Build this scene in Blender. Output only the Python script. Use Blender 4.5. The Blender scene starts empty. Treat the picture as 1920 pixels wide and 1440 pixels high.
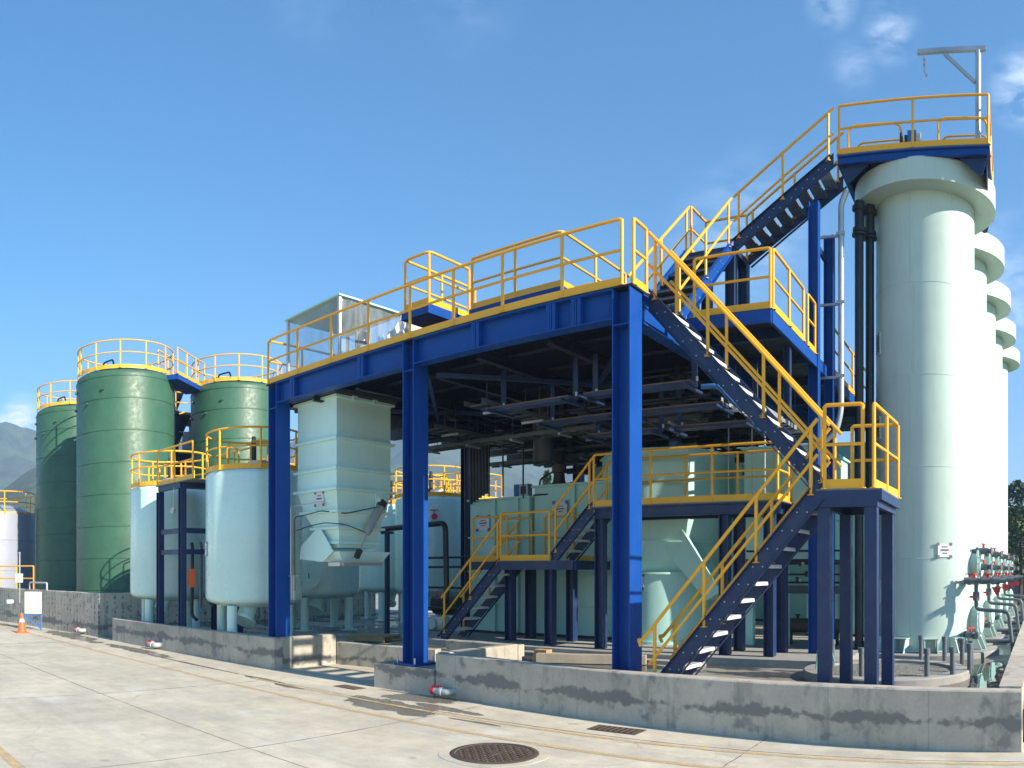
import bpy, math, random
from mathutils import Vector, Matrix, noise
R = math.radians
random.seed(7)
S = bpy.context.scene
COL = S.collection

# ------------------------------------------------------------------ camera
EYE = 2.2
F = 1450.0
cd = bpy.data.cameras.new('camera')
cam = bpy.data.objects.new('camera', cd)
COL.objects.link(cam)
S.camera = cam
cam.location = (0, 0, EYE)
cam.rotation_euler = (R(90), 0, 940 / F)
cd.type = 'PANO'                       # the photograph is a swept phone panorama: cylindrical
cd.panorama_type = 'CENTRAL_CYLINDRICAL'
cd.central_cylindrical_range_u_min = -960 / F
cd.central_cylindrical_range_u_max = 960 / F
cd.central_cylindrical_range_v_min = -370 / F
cd.central_cylindrical_range_v_max = 1070 / F
cd.central_cylindrical_radius = 1.0
cd.clip_start = 0.1
cd.clip_end = 20000

# ------------------------------------------------------------------ sky, sun, exposure
SUN_EL, SUN_AZ = R(29), R(88.3)        # azimuth clockwise from +Y
w = bpy.data.worlds.new('World')
S.world = w
w.use_nodes = True
nt = w.node_tree
nt.nodes.clear()
out = nt.nodes.new('ShaderNodeOutputWorld')
bg = nt.nodes.new('ShaderNodeBackground')
sky = nt.nodes.new('ShaderNodeTexSky')
sky.sky_type = 'NISHITA'
sky.sun_disc = False
sky.sun_elevation = SUN_EL
sky.sun_rotation = SUN_AZ
sky.altitude = 100
sky.air_density = 1.0
sky.dust_density = 0.0
sky.ozone_density = 2.2
bg.inputs[1].default_value = 0.094
geo = nt.nodes.new('ShaderNodeTexCoord')
mp = nt.nodes.new('ShaderNodeMapping')
mp.inputs['Scale'].default_value = (1.5, 1.5, 4.0)
mp.inputs['Location'].default_value = (5.3, 1.4, 0.2)
nz = nt.nodes.new('ShaderNodeTexNoise')
nz.inputs['Scale'].default_value = 4.6
nz.inputs['Detail'].default_value = 9
nz.inputs['Roughness'].default_value = 0.6
nz.inputs['Distortion'].default_value = 0.4
cr = nt.nodes.new('ShaderNodeValToRGB')
cr.color_ramp.elements[0].position = 0.60
cr.color_ramp.elements[0].color = (0, 0, 0, 1)
cr.color_ramp.elements[1].position = 0.80
cr.color_ramp.elements[1].color = (0.5, 0.5, 0.5, 1)
mx = nt.nodes.new('ShaderNodeMix')
mx.data_type = 'RGBA'
mx.inputs['B'].default_value = (7.4, 8.0, 8.8, 1)
L = nt.links.new
L(geo.outputs['Generated'], mp.inputs['Vector'])
L(mp.outputs[0], nz.inputs['Vector'])
L(nz.outputs['Fac'], cr.inputs[0])
cloud = None
for (cpx, cpy, rad_, st_) in ((1668, 62, .040, .34), (1560, 6, .036, .34), (1918, 165, .050, .6), (1600, 120, .035, .2), (1850, 560, .13, .34), (1400, 450, .12, .22),
                              (42, 782, .036, 1.2), (12, 800, .03, .9), (580, 12, .06, .05), (880, 10, .07, .05)):
    a_, t__ = (cpx - 1900) / F, (1070 - cpy) / F
    dvec = Vector((math.sin(a_), math.cos(a_), t__)).normalized()
    vd = nt.nodes.new('ShaderNodeVectorMath'); vd.operation = 'DISTANCE'
    L(geo.outputs['Generated'], vd.inputs[0]); vd.inputs[1].default_value = dvec
    mr_ = nt.nodes.new('ShaderNodeMapRange'); mr_.interpolation_type = 'SMOOTHSTEP'
    mr_.inputs['From Min'].default_value = rad_; mr_.inputs['From Max'].default_value = 0.0
    mr_.inputs['To Max'].default_value = st_
    L(vd.outputs['Value'], mr_.inputs['Value'])
    if cloud is None: cloud = mr_.outputs[0]
    else:
        ad = nt.nodes.new('ShaderNodeMath'); ad.operation = 'MAXIMUM'
        L(cloud, ad.inputs[0]); L(mr_.outputs[0], ad.inputs[1]); cloud = ad.outputs[0]
nz.inputs['Scale'].default_value = 14
cr.color_ramp.elements[0].position = 0.36
cr.color_ramp.elements[1].position = 0.66
cr.color_ramp.elements[1].color = (1, 1, 1, 1)
ml = nt.nodes.new('ShaderNodeMath')
ml.operation = 'MULTIPLY'
ml.use_clamp = True
L(cr.outputs[0], ml.inputs[0])
L(cloud, ml.inputs[1])
L(ml.outputs[0], mx.inputs['Factor'])
hs = nt.nodes.new('ShaderNodeHueSaturation')
hs.inputs['Saturation'].default_value = 1.30
hs.inputs['Hue'].default_value = 0.494
L(sky.outputs[0], hs.inputs['Color'])
L(hs.outputs[0], mx.inputs['A'])
L(mx.outputs['Result'], bg.inputs[0])
L(bg.outputs[0], out.inputs[0])

sd = bpy.data.lights.new('sun', 'SUN')
sd.energy = 5.0
sd.angle = R(0.53)
sd.color = (1.0, 0.90, 0.74)
so = bpy.data.objects.new('sun', sd)
COL.objects.link(so)
sv = Vector((math.sin(SUN_AZ) * math.cos(SUN_EL), math.cos(SUN_AZ) * math.cos(SUN_EL), math.sin(SUN_EL)))
so.rotation_euler = sv.to_track_quat('Z', 'Y').to_euler()
so.location = (30, -5, 40)

S.view_settings.view_transform = 'Standard'
S.view_settings.look = 'None'
S.view_settings.gamma = 1
S.view_settings.use_curve_mapping = False
S.view_settings.exposure = 1.25
S.render.engine = 'CYCLES'
S.cycles.use_denoising = True
S.cycles.max_bounces = 8
S.cycles.transparent_max_bounces = 16
S.cycles.volume_bounces = 0
S.cycles.caustics_reflective = False
S.cycles.caustics_refractive = False

# ------------------------------------------------------------------ measuring helpers
def AZ(px): return (px - 1900) / F
def XA(px, Y): return Y * math.tan(AZ(px))          # X of a sight line where it crosses depth Y
def YX(px, X): return X / math.tan(AZ(px))          # depth Y where it crosses X
def ZY(px, py, Y): return EYE + (1070 - py) / F * Y / math.cos(AZ(px))
def G(px, py, z=0.0):
    d = (EYE - z) * F / (py - 1070)
    return Vector((d * math.sin(AZ(px)), d * math.cos(AZ(px)), z))

# ------------------------------------------------------------------ mesh builder
class MB:
    def __init__(s):
        s.v, s.f, s.sm = [], [], []
    def add(s, vs, fs, smooth=False):
        b = len(s.v)
        s.v += [Vector(v) for v in vs]
        for f in fs:
            s.f.append([i + b for i in f]); s.sm.append(smooth)
        return s
    def obox(s, c, a, b, d):
        c, a, b, d = Vector(c), Vector(a), Vector(b), Vector(d)
        if a.cross(b).dot(d) < 0: a = -a
        vs = [c + sa * a + sb * b + sc * d for sa in (-1, 1) for sb in (-1, 1) for sc in (-1, 1)]
        return s.add(vs, [(0, 1, 3, 2), (4, 6, 7, 5), (0, 4, 5, 1), (2, 3, 7, 6), (0, 2, 6, 4), (1, 5, 7, 3)])
    def box(s, x0, x1, y0, y1, z0, z1):
        return s.obox(((x0 + x1) / 2, (y0 + y1) / 2, (z0 + z1) / 2), ((x1 - x0) / 2, 0, 0), (0, (y1 - y0) / 2, 0), (0, 0, (z1 - z0) / 2))
    def bar(s, p, q, up, h, t):
        p, q, up = Vector(p), Vector(q), Vector(up)
        d = (q - p); n = d.cross(up).normalized(); u = n.cross(d).normalized()
        return s.obox((p + q) / 2, d / 2, u * h / 2, n * t / 2)
    def quad(s, a, b, c, d): return s.add([a, b, c, d], [(0, 1, 2, 3)])
    def prism(s, pts, d):
        d = Vector(d); n = len(pts)
        vs = [Vector(p) for p in pts]; vs += [p + d for p in vs]
        nrm = Vector((0, 0, 0))
        for i in range(n):
            nrm += vs[i].cross(vs[(i + 1) % n])
        fl = nrm.dot(d) > 0
        fs = [tuple(range(n))[::-1] if fl else tuple(range(n)), tuple(range(n, 2 * n)) if fl else tuple(range(n, 2 * n))[::-1]]
        for i in range(n):
            j = (i + 1) % n
            fs.append((i, j, j + n, i + n) if fl else (j, i, i + n, j + n))
        return s.add(vs, fs)
    def tube(s, pts, r, n=8, closed=False, cap=True):
        pts = [Vector(p) for p in pts]; m = len(pts)
        rs = r if isinstance(r, (list, tuple)) else [r] * m
        tang = []
        for i in range(m):
            a = pts[i - 1] if (i > 0 or closed) else pts[i]
            b = pts[(i + 1) % m] if (i < m - 1 or closed) else pts[i]
            tang.append((b - a).normalized())
        t = tang[0]
        u = t.cross(Vector((0, 0, 1)))
        if u.length < 1e-3: u = t.cross(Vector((0, 1, 0)))
        u.normalize()
        vs, fs = [], []
        for i in range(m):
            t = tang[i]
            u = (u - t * u.dot(t)).normalized(); v = t.cross(u)
            k = 1.0
            if 0 < i < m - 1 or closed:
                e = (pts[i] - pts[i - 1]).normalized(); k = 1 / max(0.5, abs(e.dot(t)))
            for j in range(n):
                a = 2 * math.pi * j / n
                vs.append(pts[i] + (u * math.cos(a) + v * math.sin(a)) * rs[i] * (k if abs(k - 1) < .6 else 1.2))
        for i in range(m if closed else m - 1):
            for j in range(n):
                a, b = i * n + j, i * n + (j + 1) % n
                c, d = ((i + 1) % m) * n + (j + 1) % n, ((i + 1) % m) * n + j
                fs.append((a, b, c, d))
        s.add(vs, fs, True)
        if cap and not closed:
            b0 = len(s.v) - len(vs)
            s.f.append([b0 + j for j in range(n)][::-1]); s.sm.append(False)
            s.f.append([b0 + (m - 1) * n + j for j in range(n)]); s.sm.append(False)
        return s
    def cyl(s, p, q, r, n=16): return s.tube([p, q], r, n)
    def lathe(s, c, prof, n=48, axis='z', a0=0.0, a1=2 * math.pi):
        c = Vector(c); m = len(prof); full = abs(a1 - a0 - 2 * math.pi) < 1e-6
        k = n if full else n + 1
        vs, fs = [], []
        for (r, z) in prof:
            for j in range(k):
                a = a0 + (a1 - a0) * j / n
                x, y = r * math.cos(a), r * math.sin(a)
                if axis == 'z': vs.append(c + Vector((x, y, z)))
                elif axis == 'x': vs.append(c + Vector((z, x, y)))
                else: vs.append(c + Vector((y, z, x)))
        for i in range(m - 1):
            for j in range(k if full else n):
                a, b = i * k + j, i * k + (j + 1) % k
                if prof[i][0] < 1e-6: fs.append((a, (i + 1) * k + (j + 1) % k, (i + 1) * k + j))
                elif prof[i + 1][0] < 1e-6: fs.append((a, b, (i + 1) * k + j))
                else: fs.append((a, b, (i + 1) * k + (j + 1) % k, (i + 1) * k + j))
        return s.add(vs, fs, True)
    def hbeam(s, p, q, web, fl, h, b, tw=.014, tf=.02):
        """H section from p to q; web = direction across the section (flange to flange), fl = flange width direction"""
        p, q, web, fl = Vector(p), Vector(q), Vector(web).normalized(), Vector(fl).normalized()
        d = (q - p) / 2; c = (p + q) / 2
        s.obox(c, d, web * (h / 2 - tf), fl * tw / 2)
        for k in (-1, 1):
            s.obox(c + web * k * (h / 2 - tf / 2), d, web * tf / 2, fl * b / 2)
        return s
    def mesh(s, name, org=(0, 0, 0), ang=0.7):
        o = Vector(org)
        me = bpy.data.meshes.new(name)
        me.from_pydata([tuple(v - o) for v in s.v], [], s.f)
        me.polygons.foreach_set('use_smooth', s.sm)
        me.update()
        if any(s.sm):
            me.set_sharp_from_angle(angle=ang)
        return me

WO = {}
def link(o, parent, wloc, rz=0.0):
    COL.objects.link(o)
    wloc = Vector(wloc)
    WO[o.name] = wloc
    if parent is not None:
        o.parent = parent
        o.location = wloc - WO[parent.name]
    else:
        o.location = wloc
    o.rotation_euler = (0, 0, rz)
    return o
def setp(o, label=None, cat=None, group=None, kind=None):
    if label: o['label'] = label
    if cat: o['category'] = cat
    if group: o['group'] = group
    if kind: o['kind'] = kind
    return o
def obj(name, mb, mat, parent=None, at=None, **kw):
    if at is None:
        if parent is not None: at = WO[parent.name]
        else:
            xs = [v.x for v in mb.v]; ys = [v.y for v in mb.v]; zs = [v.z for v in mb.v]
            at = ((min(xs) + max(xs)) / 2, (min(ys) + max(ys)) / 2, min(zs))
    me = mb.mesh(name, at)
    me.materials.append(mat)
    o = bpy.data.objects.new(name, me)
    link(o, parent, at)
    return setp(o, **kw)
def thing(name, loc, label, cat, group=None):
    o = bpy.data.objects.new(name, None)
    o.empty_display_size = 0.3
    link(o, None, loc)
    return setp(o, label, cat, group)
def inst(name, me, parent, at, rz=0.0, **kw):
    o = bpy.data.objects.new(name, me)
    link(o, parent, at, rz)
    return setp(o, **kw)
def dup(root, loc, label=None, group=None):
    def cp(o, parent):
        c = o.copy(); COL.objects.link(c); c.parent = parent
        for ch in list(kids.get(o.name, [])): cp(ch, c)
        return c
    kids = {}
    for o in bpy.data.objects:
        if o.parent: kids.setdefault(o.parent.name, []).append(o)
    r = cp(root, None); r.location = loc
    WO[r.name] = Vector(loc)
    if label: r['label'] = label
    if group: r['group'] = group
    return r

# ------------------------------------------------------------------ materials
def mat_new(name):
    m = bpy.data.materials.new(name); m.use_nodes = True
    n = m.node_tree; b = n.nodes['Principled BSDF']
    return m, n, b
def noise_node(n, scale, detail=6, rough=.6, vec=None, dim='3D'):
    t = n.nodes.new('ShaderNodeTexNoise')
    t.inputs['Scale'].default_value = scale; t.inputs['Detail'].default_value = detail; t.inputs['Roughness'].default_value = rough
    if vec is not None: n.links.new(vec, t.inputs['Vector'])
    return t.outputs['Fac']
def wpos(n, scale=None):
    g = n.nodes.new('ShaderNodeNewGeometry')
    if scale is None: return g.outputs['Position']
    mpn = n.nodes.new('ShaderNodeMapping'); mpn.inputs['Scale'].default_value = scale
    n.links.new(g.outputs['Position'], mpn.inputs['Vector']); return mpn.outputs[0]
def ramp(n, fac, stops):
    c = n.nodes.new('ShaderNodeValToRGB')
    e = c.color_ramp.elements
    while len(e) < len(stops): e.new(0.5)
    for i, (p, col) in enumerate(stops):
        e[i].position = p
        e[i].color = (col, col, col, 1) if isinstance(col, (int, float)) else (*col, 1)
    n.links.new(fac, c.inputs[0]); return c.outputs[0]
def mixc(n, fac, a, b, mode='MIX'):
    m = n.nodes.new('ShaderNodeMix'); m.data_type = 'RGBA'; m.blend_type = mode
    for sock, v in ((m.inputs['Factor'], fac), (m.inputs['A'], a), (m.inputs['B'], b)):
        if isinstance(v, (int, float)): sock.default_value = v
        elif isinstance(v, tuple): sock.default_value = (*v, 1)
        else: n.links.new(v, sock)
    return m.outputs['Result']
def mth(n, op, a, b=None, clamp=False):
    m = n.nodes.new('ShaderNodeMath'); m.operation = op; m.use_clamp = clamp
    for i, v in enumerate((a, b)):
        if v is None: continue
        if isinstance(v, (int, float)): m.inputs[i].default_value = v
        else: n.links.new(v, m.inputs[i])
    return m.outputs[0]
def bump(n, b, h, strength=.3, dist=.01):
    k = n.nodes.new('ShaderNodeBump'); k.inputs['Strength'].default_value = strength; k.inputs['Distance'].default_value = dist
    n.links.new(h, k.inputs['Height']); n.links.new(k.outputs[0], b.inputs['Normal'])

def paint(name, col, rough=.4, var=.12, metal=0.0, coat=0.0, bumpy=.0, dirt=.15, streak=False, spec=.5):
    m, n, b = mat_new(name)
    p = wpos(n)
    f1 = noise_node(n, 1.3, 6, .6, p)
    lo = tuple(c * (1 - var) for c in col); hi = tuple(min(1, c * (1 + var)) for c in col)
    c = mixc(n, ramp(n, f1, [(.3, 0.0), (.7, 1.0)]), lo, hi)
    if dirt > 0:
        f2 = noise_node(n, 2.2, 9, .7, wpos(n, (3.2, 3.2, .45) if streak else (1, 1, 1)))
        k = ramp(n, f2, [(.52, 0.0), (.75, dirt * .8)])
        c = mixc(n, k, c, (.19, .165, .13))
    if dirt > .04:
        f3 = noise_node(n, 26, 4, .7, p)
        c = mixc(n, ramp(n, f3, [(.69, 0.0), (.73, min(1, dirt * 4))]), c, (.13, .10, .08))
        f4 = noise_node(n, 5.0, 5, .6, wpos(n, (4, 4, .35)))
        c = mixc(n, ramp(n, f4, [(.55, 0.0), (.72, dirt * 1.3)]), c, tuple(min(1, k * .55 + .06) for k in col))
    n.links.new(c, b.inputs['Base Color'])
    n.links.new(ramp(n, noise_node(n, 6, 5, .6, p), [(.3, max(.02, rough - .08)), (.7, min(1, rough + .12))]), b.inputs['Roughness'])
    b.inputs['Metallic'].default_value = metal
    b.inputs['Specular IOR Level'].default_value = spec
    if coat: b.inputs['Coat Weight'].default_value = coat; b.inputs['Coat Roughness'].default_value = .12
    if bumpy: bump(n, b, noise_node(n, 9, 4, .5, wpos(n, (1, 1, 6) if bumpy > .3 else (1, 1, 1))), bumpy, .01)
    return m

M = {}
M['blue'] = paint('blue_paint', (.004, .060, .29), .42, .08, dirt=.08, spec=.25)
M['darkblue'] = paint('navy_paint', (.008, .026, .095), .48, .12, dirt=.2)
M['yellow'] = paint('yellow_paint', (.88, .425, .018), .42, .07, dirt=.10)
M['hopper'] = paint('pale_hopper_paint', (.62, .85, .79), .40, .05, dirt=.08, streak=True)
M['teal'] = paint('pale_teal_paint', (.45, .73, .68), .38, .05, dirt=.10, streak=True)
M['tankblue'] = paint('pale_blue_tank_paint', (.58, .79, .75), .30, .04, coat=.25, dirt=.06, streak=True)
M['tower'] = paint('pale_green_tower_paint', (.485, .61, .555), .48, .05, dirt=.17, streak=True)
M['green'] = paint('green_fibreglass', (.036, .112, .066), .44, .16, bumpy=.5, dirt=.10, streak=True)
M['white'] = paint('white_paint', (.62, .63, .63), .45, .04, dirt=.1)
M['lavender'] = paint('white_lavender_tank', (.29, .31, .38), .5, .04, dirt=.08, streak=True)
M['galv'] = paint('galvanised_steel', (.46, .48, .50), .45, .18, metal=.55, dirt=.15)
M['tread'] = paint('galvanised_tread', (.70, .71, .70), .55, .08, metal=.0, dirt=.12)
M['grating'] = paint('steel_grating', (.16, .17, .19), .55, .15, metal=.4, dirt=.2)
M['undershade'] = paint('deck_plate', (.006, .009, .019), .55, .2, dirt=.2)  # near-black steel: the shade below the deck is put into this colour
M['black'] = paint('black_pipe', (.013, .015, .018), .42, .2, dirt=.15)
M['pvc'] = paint('grey_pvc', (.13, .15, .165), .42, .08, dirt=.12)
M['lightpvc'] = paint('light_grey_pvc', (.42, .44, .45), .4, .06)
M['red'] = paint('red_handle', (.60, .03, .03), .4, .05, dirt=.05)
M['orange'] = paint('orange_plastic', (.85, .14, .03), .45, .05, dirt=.1)
M['steel'] = paint('stainless_steel', (.52, .50, .47), .34, .03, metal=.6, dirt=.05)
M['beige'] = paint('cream_panel', (.80, .76, .62), .6, .03, dirt=.05)
M['timber'] = paint('raw_timber', (.50, .32, .16), .75, .2, dirt=.3)
M['oldtimber'] = paint('weathered_timber', (.48, .40, .30), .85, .25, dirt=.4)
M['paper'] = paint('paper_sheet', (.72, .70, .74), .7, .02, dirt=.0)
M['ink'] = paint('grey_ink', (.16, .16, .18), .7, .02, dirt=.0)
M['iron'] = paint('cast_iron', (.115, .085, .065), .6, .2, metal=.3, dirt=.5)
M['rubber'] = paint('dark_rubber', (.03, .03, .03), .7, .1)
M['tray'] = paint('cable_tray_grey', (.10, .11, .12), .5, .1, metal=.4)
M['plank'] = paint('brown_insulation', (.16, .10, .055), .8, .2)
M['blueprimer'] = paint('bright_blue_machine', (.03, .16, .45), .4, .1)
M['leaf'] = paint('leaf_green', (.06, .10, .028), .7, .3, dirt=0)
M['leafdark'] = paint('leaf_dark', (.03, .06, .02), .7, .3, dirt=0)
M['bark'] = paint('bark', (.09, .065, .045), .9, .2, dirt=0)

def concrete_mat(name, base, wet=(), stains=False, spots=0.0, rough=.85, warm=(1, .96, .88), wetnoise=None, cracks=False, damp=0):
    m, n, b = mat_new(name)
    p = wpos(n)
    a = noise_node(n, .35, 7, .62, p)
    c1 = noise_node(n, 2.6, 9, .7, p)
    c2 = noise_node(n, 22, 6, .75, p)
    v = mth(n, 'ADD', mth(n, 'MULTIPLY', a, .45), mth(n, 'ADD', mth(n, 'MULTIPLY', c1, .38), mth(n, 'MULTIPLY', c2, .17)))
    lo = tuple(base * .70 * k for k in warm); hi = tuple(min(1, base * 1.26 * k) for k in warm)
    col = mixc(n, ramp(n, v, [(.36, 0.0), (.64, 1.0)]), lo, hi)
    # small pits and specks
    sp = ramp(n, noise_node(n, 60, 3, .8, p), [(.66, 0.0), (.74, .5)])
    col = mixc(n, sp, col, tuple(base * .45 * k for k in warm))
    if cracks:
        # hairline cracks and tyre-worn patches
        vo = n.nodes.new('ShaderNodeTexVoronoi'); vo.feature = 'DISTANCE_TO_EDGE'; vo.inputs['Scale'].default_value = .17
        dn = n.nodes.new('ShaderNodeTexNoise'); dn.inputs['Scale'].default_value = 1.3; dn.inputs['Detail'].default_value = 6
        n.links.new(p, dn.inputs['Vector'])
        vm = n.nodes.new('ShaderNodeVectorMath'); vm.operation = 'MULTIPLY_ADD'
        n.links.new(dn.outputs['Color'], vm.inputs[0]); vm.inputs[1].default_value = (1.1, 1.1, 0); n.links.new(p, vm.inputs[2])
        n.links.new(vm.outputs[0], vo.inputs['Vector'])
        ck = ramp(n, vo.outputs['Distance'], [(.0, .55), (.0040, 0.0)])
        col = mixc(n, mth(n, 'MULTIPLY', ck, ramp(n, a, [(.48, 0.0), (.6, 1.0)])), col, tuple(base * .35 * k for k in warm))
        blot = ramp(n, noise_node(n, .9, 7, .65, wpos(n, (.6, 1.2, 1))), [(.47, 0.0), (.68, .42)])
        oil = ramp(n, noise_node(n, 2.1, 3, .5, wpos(n, (1, 1, 1))), [(.69, 0.0), (.76, .55)])
        col = mixc(n, oil, col, tuple(base * .42 * k for k in (1, .95, .88)))
        trk = ramp(n, noise_node(n, 1.0, 4, .6, wpos(n, (.10, 5.5, 1))), [(.55, 0.0), (.72, .22)])
        col = mixc(n, trk, col, tuple(base * .5 * k for k in (1, .97, .92)))
        col = mixc(n, blot, col, tuple(base * .62 * k for k in (1, .97, .93)))
        br = ramp(n, noise_node(n, .55, 5, .6, wpos(n, (1.2, 1.9, 1))), [(.56, 0.0), (.72, .35)])
        col = mixc(n, br, col, tuple(min(1, base * 1.35 * k) for k in (1, 1, .97)))
    wetm = None
    if stains:
        # damp band half way up the formed wall, drips from it and round tie-hole marks
        xyz = n.nodes.new('ShaderNodeSeparateXYZ'); n.links.new(p, xyz.inputs[0])
        wob = noise_node(n, 1.6, 5, .6, p)
        fine = noise_node(n, 7.0, 4, .6, p)
        zc = mth(n, 'SUBTRACT', xyz.outputs['Z'], mth(n, 'ADD', stains, mth(n, 'MULTIPLY', mth(n, 'SUBTRACT', wob, .5), .30)))
        wid = mth(n, 'MULTIPLY', mth(n, 'SUBTRACT', noise_node(n, .8, 4, .6, wpos(n, (1, 1, .2))), .36), .55)
        wid = mth(n, 'ADD', wid, mth(n, 'MULTIPLY', mth(n, 'SUBTRACT', fine, .5), .26))
        band = mth(n, 'MULTIPLY', mth(n, 'SUBTRACT', wid, mth(n, 'ABSOLUTE', zc)), 19.0, True)
        drip = ramp(n, noise_node(n, 3.4, 5, .65, wpos(n, (1, 1, .25))), [(.55, 0.0), (.70, 1.0)])
        spot = ramp(n, noise_node(n, 3.4, 4, .55, wpos(n, (1, 1, .8))), [(.57, 0.0), (.67, 1.0)])
        wetm = mth(n, 'MAXIMUM', band, mth(n, 'MAXIMUM', mth(n, 'MULTIPLY', drip, .5 if spots else .7), mth(n, 'MULTIPLY', spot, .8)))
        col = mixc(n, mth(n, 'MULTIPLY', wetm, .90), col, tuple(base * .38 * k for k in (1, .98, .92)))
        # shutter joints
        br = n.nodes.new('ShaderNodeTexBrick'); br.inputs['Scale'].default_value = 1
        jx = mth(n, 'PINGPONG', mth(n, 'ADD', xyz.outputs['X'], xyz.outputs['Y']), .6)
        jl = mth(n, 'LESS_THAN', jx, .008)
        col = mixc(n, mth(n, 'MULTIPLY', jl, .35), col, tuple(base * .4 * k for k in (1, 1, 1)))
        if spots:
            gx = mth(n, 'SUBTRACT', mth(n, 'PINGPONG', mth(n, 'ADD', xyz.outputs['X'], xyz.outputs['Y']), .29), .145)
            gz = mth(n, 'SUBTRACT', mth(n, 'PINGPONG', mth(n, 'ADD', xyz.outputs['Z'], -.04), .17), .085)
            r2 = mth(n, 'SQRT', mth(n, 'ADD', mth(n, 'MULTIPLY', gx, gx), mth(n, 'MULTIPLY', mth(n, 'MULTIPLY', gz, gz), .35)))
            rr = mth(n, 'MULTIPLY', mth(n, 'SUBTRACT', fine, .40), .32)
            hole = mth(n, 'MULTIPLY', mth(n, 'SUBTRACT', rr, r2), 40.0, True)
            col = mixc(n, mth(n, 'MULTIPLY', hole, spots), col, tuple(base * .30 * k for k in (1, 1, 1)))
    rval = rough
    if wet:
        wm = None
        wn = noise_node(n, 1.4, 7, .65, p)
        for (cx, cy, rx, ry, an) in wet:
            g = n.nodes.new('ShaderNodeMapping'); g.vector_type = 'TEXTURE'
            g.inputs['Location'].default_value = (cx, cy, 0); g.inputs['Rotation'].default_value = (0, 0, an)
            g.inputs['Scale'].default_value = (rx, ry, 1000)
            n.links.new(p, g.inputs['Vector'])
            ln = n.nodes.new('ShaderNodeVectorMath'); ln.operation = 'LENGTH'; n.links.new(g.outputs[0], ln.inputs[0])
            q = mth(n, 'SUBTRACT', 1.0, ln.outputs['Value'])
            q = mth(n, 'ADD', q, mth(n, 'MULTIPLY', mth(n, 'SUBTRACT', wn, .5), 2.2))
            wm = q if wm is None else mth(n, 'MAXIMUM', wm, q)
        wm = ramp(n, wm, [(.02, 0.0), (.10, 1.0)])
        col = mixc(n, mth(n, 'MULTIPLY', wm, .85), col, tuple(base * .26 * k for k in (1.0, .86, .66)))
        rval = mixc(n, wm, (rough,) * 3, (.16,) * 3)
    if wetnoise:
        wm = ramp(n, noise_node(n, wetnoise[0], 5, .55, wpos(n, (1, 2.2, 1))), [(wetnoise[1], 0.0), (wetnoise[1] + .05, 1.0)])
        col = mixc(n, mth(n, 'MULTIPLY', wm, .85), col, tuple(base * .22 * k for k in (1, .93, .8)))
        rval = mixc(n, wm, (rough,) * 3, (.04,) * 3)
    n.links.new(col, b.inputs['Base Color'])
    if isinstance(rval, float): b.inputs['Roughness'].default_value = rval
    else: n.links.new(rval, b.inputs['Roughness'])
    b.inputs['Specular IOR Level'].default_value = .35
    bump(n, b, mth(n, 'ADD', c1, mth(n, 'MULTIPLY', c2, .5)), .35, .012)
    return m
wets = [(-9.2, 8.75, 1.25, .42, -.1), (-9.15, 9.6, .8, .42, .3), (-8.4, 9.15, .9, .16, -.08), (-11.9, 8.72, .55, .11, 0), (-13.0, 8.85, .8, .10, 0),
        (-24.4, 9.0, 2.6, .45, 0), (-19.4, 9.05, 2.2, .28, 0), (-16.0, 8.87, 2.6, .07, 0), (-7.2, 8.62, .55, .06, 0), (-31, 8.2, 3, .3, .2)]
M['yard'] = concrete_mat('yard_concrete', .55, wet=wets, cracks=True, warm=(1, .90, .71))
M['bund'] = concrete_mat('bund_concrete', .47, stains=.36, warm=(1, .875, .73))
M['bundtall'] = concrete_mat('bund_concrete_tall', .46, stains=.32, spots=.8, warm=(1, .90, .75))
M['bundinner'] = concrete_mat('bund_concrete_inner', .40, stains=.15, warm=(1, .92, .76))
M['floor'] = concrete_mat('bund_floor_concrete', .28, wetnoise=(.55, .46), warm=(1, .95, .86))
M['slab'] = concrete_mat('plant_slab_concrete', .34, warm=(1, .96, .90))
M['gap'] = concrete_mat('joint_dirt', .24, warm=(1, .85, .7))

def simple(name, col, rough=.5, metal=0.0, alpha=None, trans=0):
    m, n, b = mat_new(name)
    b.inputs['Base Color'].default_value = (*col, 1); b.inputs['Roughness'].default_value = rough; b.inputs['Metallic'].default_value = metal
    if alpha is not None: b.inputs['Alpha'].default_value = alpha
    if trans: b.inputs['Transmission Weight'].default_value = trans
    return m
# worn yellow road paint
m, n, b = mat_new('worn_line_paint')
p = wpos(n)
k = ramp(n, noise_node(n, 7, 8, .75, p), [(.38, 0.0), (.60, 1.0)])
b.inputs['Roughness'].default_value = .8
n.links.new(mixc(n, k, (.50, .44, .34), (.72, .47, .16)), b.inputs['Base Color'])
n.links.new(ramp(n, noise_node(n, 2.4, 9, .8, p), [(.36, 0.15), (.58, .9)]), b.inputs['Alpha'])
M['line'] = m
# gravel
m, n, b = mat_new('fine_gravel')
p = wpos(n)
vo = n.nodes.new('ShaderNodeTexVoronoi'); vo.inputs['Scale'].default_value = 42; n.links.new(p, vo.inputs['Vector'])
n.links.new(mixc(n, ramp(n, vo.outputs['Color'], [(.1, 0.0), (.9, 1.0)]), (.10, .10, .09), (.36, .35, .30)), b.inputs['Base Color'])
b.inputs['Roughness'].default_value = .95
bump(n, b, vo.outputs['Distance'], 1.0, .03)
M['gravel'] = m
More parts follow.
